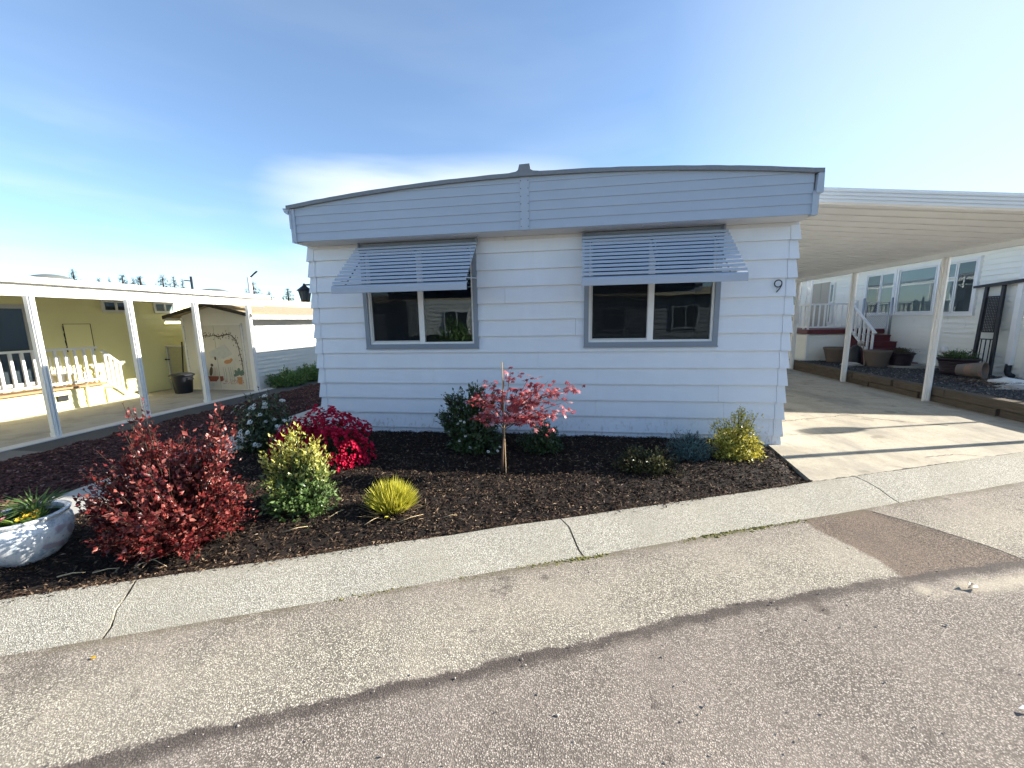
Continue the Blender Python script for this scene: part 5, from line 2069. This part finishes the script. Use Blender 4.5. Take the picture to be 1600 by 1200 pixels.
def vib2_env(k):
    base = dome_env(.36, .30, .56, .2, .06, 61, .45)(int(k * .6))
    nl = k - len(base)
    tops = np.array([[-.30, 0, .66], [-.18, 0, .72], [.0, 0, .80], [.10, 0, .76], [.24, 0, .68], [-.40, 0, .45]])
    return np.concatenate([base, tops[rng.integers(0, len(tops), nl)] + rng.normal(0, .03, (nl, 3))])


vb, E = shrub('viburnum', 'upright dark green shrub with few white buds, behind the little maple', (-1.20, -.72, .02), vib2_env, 330, 22, .058, .032, m_vib, m_twig, start=.2, lat=.03, stem_r=.003)
E = E[np.argsort(E[:, 1])][:70]
add_clusters(vb, E[rng.permutation(70)[:12]], .38, .30)
for o in list(vb.children):
    if o.name.startswith('flower_cluster'):
        o.scale = (.55, .55, .55)
shrub('dark_shrub', 'small dark green shrub against the siding, right of the maple', (-.36, -.62, .02), dome_env(.27, .22, .40, .3, .05, 71, .45), 130, 18, .050, .024, m_vib, m_twig, start=.25)
# bronze low shrub
m_brz = leafmat('bronze_leaf', [(.02, .026, .012), (.045, .055, .02), (.08, .085, .03), (.17, .14, .05)], trans=.15)
shrub('bronze_shrub', 'low dark bronze green shrub in the bed, left of the blue juniper', (.74, -1.20, .01), dome_env(.34, .22, .27, .35, .04, 81, .4), 230, 18, .034, .019, m_brz, m_twig, start=.25)
# juniper
m_jun = leafmat('juniper_needle', [(.08, .14, .125), (.13, .21, .19), (.21, .30, .28)], trans=.1, rough=.6)
shrub('blue_juniper', 'small blue green juniper with feathery sprays by the siding', (1.33, -.66, .01), dome_env(.27, .22, .29, .35, .03, 91, .35), 420, 34, .026, .009, m_jun, m_twig, start=.2, out=.7, lat=.02)
# golden euonymus
m_eu = leafmat('golden_leaf', [(.42, .36, .03), (.60, .52, .07), (.72, .66, .18), (.34, .33, .05)], trans=.3, rough=.35, spec=.5)


def eu_env(k):
    base = dome_env(.31, .26, .44, .22, .04, 101, .45)(int(k * .85))
    nl = k - len(base)
    tops = np.array([[.0, 0, .57], [-.04, 0, .52], [-.26, 0, .40], [.12, 0, .48], [-.2, 0, .44]])
    return np.concatenate([base, tops[rng.integers(0, len(tops), nl)] + rng.normal(0, .025, (nl, 3))])


shrub('golden_shrub', 'bright golden shrub at the right front corner of the home', (1.83, -.62, .01), eu_env, 300, 24, .032, .021, m_eu, m_twig, start=.2, lat=.035, stem_r=.0025)
# clipped golden grass
gr = thing('golden_grass', 'clipped tuft of bright yellow green grass in the bark mulch', 'grass', (-1.52, -2.30, .02))
m_gr = leafmat('golden_blade', [(.30, .30, .02), (.46, .45, .035), (.58, .55, .10)], [(.50, .46, .05), (.62, .58, .12)], trans=.35, rough=.45)
n = 820
a = rng.random(n) * 6.28
sp = np.sqrt(rng.random(n)) * 1.0
ends = np.stack([np.cos(a) * sp * .25, np.sin(a) * sp * .22, .262 * np.sqrt(np.clip(1.20 - sp ** 2, 0, 2)) * rng.uniform(.80, 1.05, n)], 1) + rng.normal(0, .018, (n, 3))
st = np.stack([np.cos(a) * sp * .09, np.sin(a) * sp * .08, np.zeros(n)], 1) + rng.normal(0, .01, (n, 3)) * [1, 1, 0]
d = ends - st
V, F, A = leaf_arrays(st, d, np.cross(d, rng.normal(0, 1, (n, 3))), np.linalg.norm(d, axis=1), .0125, fold=.2, curl=.05, tip=np.clip(rng.normal(.5, .4, n), 0, 1))
tag(link('blades', np_mesh('blades', V, F, m_gr, A), gr), kind='stuff')
n = 60
a = rng.random(n) * 6.28
V, F, A = leaf_arrays(np.stack([np.cos(a) * .06, np.sin(a) * .06, np.full(n, .01)], 1), np.stack([np.cos(a), np.sin(a), rng.uniform(.05, .5, n)], 1), np.tile([0, 0, 1.], (n, 1)), rng.uniform(.12, .26, n), .007, curl=-.2)
tag(link('dry_blades', np_mesh('dry_blades', V, F, m_straw, A), gr), kind='stuff')

# little Japanese maple tied to a stake
mp_ = thing('maple_sapling', 'young red leaved maple sapling tied to a thin stake in front of the siding', 'tree', (-.735, -1.38, .02))
m = MB()
m.tube([(-.735, -1.38, .0), (-.725, -1.37, .25), (-.705, -1.36, .50)], .014, 8, .010)
m.tube([(-.705, -1.36, .49), (-.72, -1.36, .62), (-.715, -1.35, .85), (-.70, -1.35, 1.0)], .011, 6, .005)
brs = []
targets = [(-.98, -1.40, .86), (-1.02, -1.3, .80), (-.85, -1.3, .98), (-.62, -1.4, 1.10), (-.45, -1.35, 1.02), (-.25, -1.40, 1.00), (-.02, -1.42, .95), (.02, -1.4, .93), (-.18, -1.3, .88), (-.30, -1.45, .80),
           (-.12, -1.38, .78), (-.05, -1.4, .70), (-.20, -1.3, .64), (-.42, -1.48, .62), (-.50, -1.38, .80), (-.60, -1.45, .68), (-.88, -1.42, .62), (-.95, -1.45, .66), (-.35, -1.3, .95), (-.30, -1.42, .50), (-.55, -1.3, .92), (-.75, -1.45, .90), (-.42, -1.4, .90), (-.58, -1.42, .60)]
P, D, N, rd = [], [], [], []
for tx, ty, tz in targets:
    s0 = np.array([-.705, -1.36, rng.uniform(.48, .66)])
    e = np.array([tx, ty, tz])
    mid = (s0 + e) / 2 + np.array([0, 0, .06])
    t = np.linspace(0, 1, 6)
    m.tube(bez(s0, mid, e, t), .0055, 4, .002, caps=False)
    for j in range(27):
        q = rng.uniform(.35, 1.05)
        c = bez(s0, mid, e, np.array([q]))[0] + rng.normal(0, .042, 3) * [1.5, 1.1, .5]
        ang = rng.random() * 6.28
        up = unit(np.array([rng.normal(0, .4), -.35 + rng.normal(0, .4), 1.]))
        s_ = unit(np.cross(up, [math.cos(ang), math.sin(ang), 0]))
        f_ = np.cross(s_, up)
        rv = rng.random()
        sc = rng.uniform(.7, 1.15)
        for k_, (da_, ll) in enumerate(((0, 1), (.7, .9), (-.7, .9), (1.45, .62), (-1.45, .62))):
            P.append(c)
            D.append(f_ * math.cos(da_) + s_ * math.sin(da_) - up * .25)
            N.append(up)
            rd.append((rv, .053 * ll * sc))
rd = np.array(rd)
V, F, A = leaf_arrays(np.array(P), np.array(D), np.array(N), rd[:, 1], .015, fold=.05, curl=.1, rnd=rd[:, 0])
m_map = leafmat('maple_leaf', [(.17, .014, .018), (.36, .045, .05), (.52, .14, .14), (.64, .36, .36)], trans=.32, rough=.4)
m.build('trunk', paint('maple_bark', (.11, .07, .05), .85, .3, 30), mp_, True)
tag(link('foliage', np_mesh('foliage', V - np.array([-.735, -1.38, .02]), F, m_map, A), mp_), kind='stuff')
sk = thing('plant_stake', 'thin wooden stake holding up the maple sapling', 'stake', (-.70, -1.40, .0))
MB().tube([(-.690, -1.40, .0), (-.700, -1.385, .5), (-.712, -1.375, 1.19)], .0065, 6).build('stick', m_stake, sk)
MB().tube([(-.722 + .022 * math.cos(a_), -1.365 + .022 * math.sin(a_), .52 + .004 * math.sin(3 * a_)) for a_ in np.linspace(0, 6.28, 12)], .004, 5).build('tie', m_straw, sk)

# ---- glazed planter with spring flowers
PC = (-3.77, -3.25, .0)
gp = thing('glazed_planter', 'large blue and white glazed ceramic pot with painted blossoms at the kerb', 'plant pot', PC)
kk = NT('glazed_ceramic')
p = kk.pos()
a_ = kk.noise(p, 16, 5, .7)
b_ = kk.voro(p, 15)
c_ = kk.noise(p, 55, 4, .7)
col = kk.ramp(a_, [(.30, (.24, .31, .40)), (.42, (.50, .56, .61)), (.52, (.70, .73, .74)), (.65, (.80, .80, .79))])
col = kk.mix(kk.math('MULTIPLY', kk.rng(kk.noise(p, 7.5, 1), .60, .66), .75), col, (.42, .32, .36))
col = kk.mix(kk.rng(c_, .58, .66, 0, .6), col, (.13, .19, .27))
kk.set(col, .12, .6)
kk.bump(a_, .12, .006)
m = MB()
m.lathe([(0.000, 0.000), (0.109, 0.000), (0.126, 0.008), (0.181, 0.071), (0.220, 0.151), (0.234, 0.218), (0.227, 0.273), (0.210, 0.296), (0.205, 0.305), (0.225, 0.319), (0.230, 0.334), (0.220, 0.339), (0.193, 0.334), (0.188, 0.298), (0.197, 0.244)], PC, 48)
smooth_angle(m.build('pot_body', kk.m, gp, True), 60)
MB().lathe([(.0, .290), (.190, .287)], PC, 32).build('potting_soil', m_mulchbase, gp)


def clump(name, label, c, n, L0, L1, wd, mat, up0, up1, rad, curl, cat='plant', fold=.3):
    root = thing(name, label, cat, c, 'spring plants in the glazed planter')
    a = rng.random(n) * 6.28
    D = np.stack([np.cos(a), np.sin(a), rng.uniform(up0, up1, n)], 1)
    P = np.stack([np.cos(a) * rad * rng.random(n), np.sin(a) * rad * rng.random(n), rng.uniform(0, .03, n)], 1)
    N = np.stack([-np.cos(a), -np.sin(a), np.full(n, .8)], 1)
    V, F, A = leaf_arrays(P, D, N, rng.uniform(L0, L1, n), wd, fold=fold, curl=curl)
    tag(link('leaves', np_mesh('leaves', V, F, mat, A), root), kind='stuff')
    return root


m_bulb = leafmat('bulb_leaf', [(.06, .12, .03), (.11, .19, .05), (.20, .28, .09)], trans=.3)
m_prim = leafmat('primrose_leaf', [(.10, .19, .035), (.18, .28, .05), (.26, .35, .08)], trans=.3)
zz = .29
bl = clump('bulb_foliage', 'arching narrow green bulb leaves in the middle of the glazed planter', (PC[0] + .03, PC[1] + .05, zz), 80, .12, .25, .011, m_bulb, .5, 2.4, .07, .35)
clump('primrose', 'yellow primrose with broad pale green leaves at the right of the glazed planter', (PC[0] + .12, PC[1] - .03, zz), 26, .07, .12, .05, m_prim, .25, .9, .05, -.25)
clump('primrose', 'pink primrose at the front rim of the glazed planter', (PC[0] + .0, PC[1] - .13, zz), 14, .06, .10, .045, m_prim, .2, .7, .04, -.25)
clump('green_plant', 'dark green leafy plant at the left edge of the glazed planter', (PC[0] - .10, PC[1] - .06, zz), 40, .05, .11, .04, m_greenleaf, .3, 1.4, .09, -.2)


def blossoms(root, pts, mat, r):
    P, D, N = [], [], []
    for c in pts:
        up = unit(np.array([rng.normal(0, .3), -.5 + rng.normal(0, .2), 1]))
        s_ = unit(np.cross(up, [1, .3, 0]))
        f_ = np.cross(up, s_)
        for j in range(6):
            a = j * 1.047 + c[0] * 9
            P.append(c)
            D.append(s_ * math.cos(a) + f_ * math.sin(a) + up * .25)
            N.append(up)
    V, F, A = leaf_arrays(np.array(P), np.array(D), np.array(N), r, r * .95, fold=.05, curl=-.15)
    tag(link('blossoms', np_mesh('blossoms', V, F, mat, A), root), kind='stuff')


m_pink = leafmat('pink_petal', [(.42, .03, .09), (.58, .12, .18), (.70, .38, .40)], trans=.3)
m_yel = leafmat('yellow_petal', [(.55, .26, .01), (.70, .42, .015), (.75, .55, .05)], trans=.3)
prs = sorted([o for o in bpy.data.objects if o.get('label', '').endswith('primrose at the front rim of the glazed planter') or o.get('label', '').startswith('yellow primrose')], key=lambda o: o.location.x)
blossoms(prs[0], [(rng.normal(0, .035), rng.normal(0, .025), .055 + rng.random() * .02) for _ in range(16)], m_pink, .017)
blossoms(prs[1], [(rng.normal(.02, .03), rng.normal(-.02, .025), .06 + rng.random() * .025) for _ in range(14)], m_yel, .017)

STALK = {(-2.95, -3.22): 'longest dry stalk of the crossed stalks in front of the red shrub', (-2.99, -3.14): 'thin dry stalk lying across the longest one in front of the red shrub',
         (-2.93, -3.24): 'short dry stalk at the crossing of the stalks in front of the red shrub', (-3.32, -3.40): 'thick pale stalk nearest the glazed planter on the mulch',
         (-3.14, -3.33): 'short pale stalk between the glazed planter and the crossed stalks', (-1.95, -2.55): 'dry stalk just left of the golden grass tuft, pointing at the siding',
         (-1.38, -2.5): 'dry stalk at the right foot of the golden grass tuft', (-2.2, -2.75): 'dry stalk in front of the green and gold shrub near the kerb',
         (-1.05, -2.35): 'small dry stalk alone on the mulch well right of the golden grass', (-1.62, -2.58): 'dry stalk directly in front of the golden grass tuft'}
# ---- litter: dry stalks on the mulch, leaf, petal, scrap
for (x0, y0, x1, y1, r_) in ((-2.95, -3.22, -2.72, -3.05, .0040), (-2.99, -3.14, -2.72, -3.20, .0035), (-2.93, -3.24, -2.90, -3.12, .0028), (-3.32, -3.40, -3.20, -3.33, .006), (-3.14, -3.33, -3.02, -3.26, .0045),
                             (-1.95, -2.55, -1.90, -2.40, .0035), (-1.38, -2.5, -1.22, -2.36, .0035), (-2.2, -2.75, -2.05, -2.66, .004), (-1.05, -2.35, -.95, -2.30, .0035), (-1.62, -2.58, -1.55, -2.46, .0035)):
    z0 = float(bed_z(np.array([x0]), np.array([y0]))[0]) + .022
    z1 = float(bed_z(np.array([x1]), np.array([y1]))[0]) + .026
    MB().tube([(x0, y0, z0), ((x0 + x1) / 2 + .01, (y0 + y1) / 2, (z0 + z1) / 2 + .012), (x1, y1, z1)], r_, 5, r_ * .5).build(
        'dry_stalk', m_straw, None, True, label=STALK[(x0, y0)], cat='stalk', group='dry stalks on the mulch', loc=(x0, y0, z0))
m_deadleaf = leafmat('dead_leaf', [(.20, .155, .105), (.25, .20, .14)])
V, F, A = leaf_arrays(np.array([[0, 0, .0], [.005, .01, .012]]), np.array([[1, .3, .10], [.75, .6, .16]]), np.array([[.3, -.6, 1], [.1, -.9, .8]]), [.085, .06], [.04, .025], fold=.3, curl=.22)
tag(link('dry_leaf', np_mesh('dry_leaf', V, F, m_deadleaf, A), None, (2.42, -2.64, -.09)), 'curled dry leaf lying alone on the street', 'leaf')
V, F, A = leaf_arrays(np.array([[0, 0, .004]]), np.array([[1, .1, .02]]), np.array([[0, 0, 1.]]), [.03], [.022], fold=.1, curl=.1)
tag(link('yellow_petal', np_mesh('yellow_petal', V, F, m_yel, A), None, (-2.47, -3.82, -.092)), 'single yellow petal on the street below the kerb', 'petal')
V, F, A = leaf_arrays(np.array([[0, 0, .006]]), np.array([[1, -.2, .1]]), np.array([[0, 0, 1.]]), [.05], [.025], fold=.3, curl=.2)
tag(link('white_scrap', np_mesh('white_scrap', V, F, m_white, A), None, (1.90, -3.49, -.095)), 'small white scrap on the asphalt at the right edge', 'scrap')
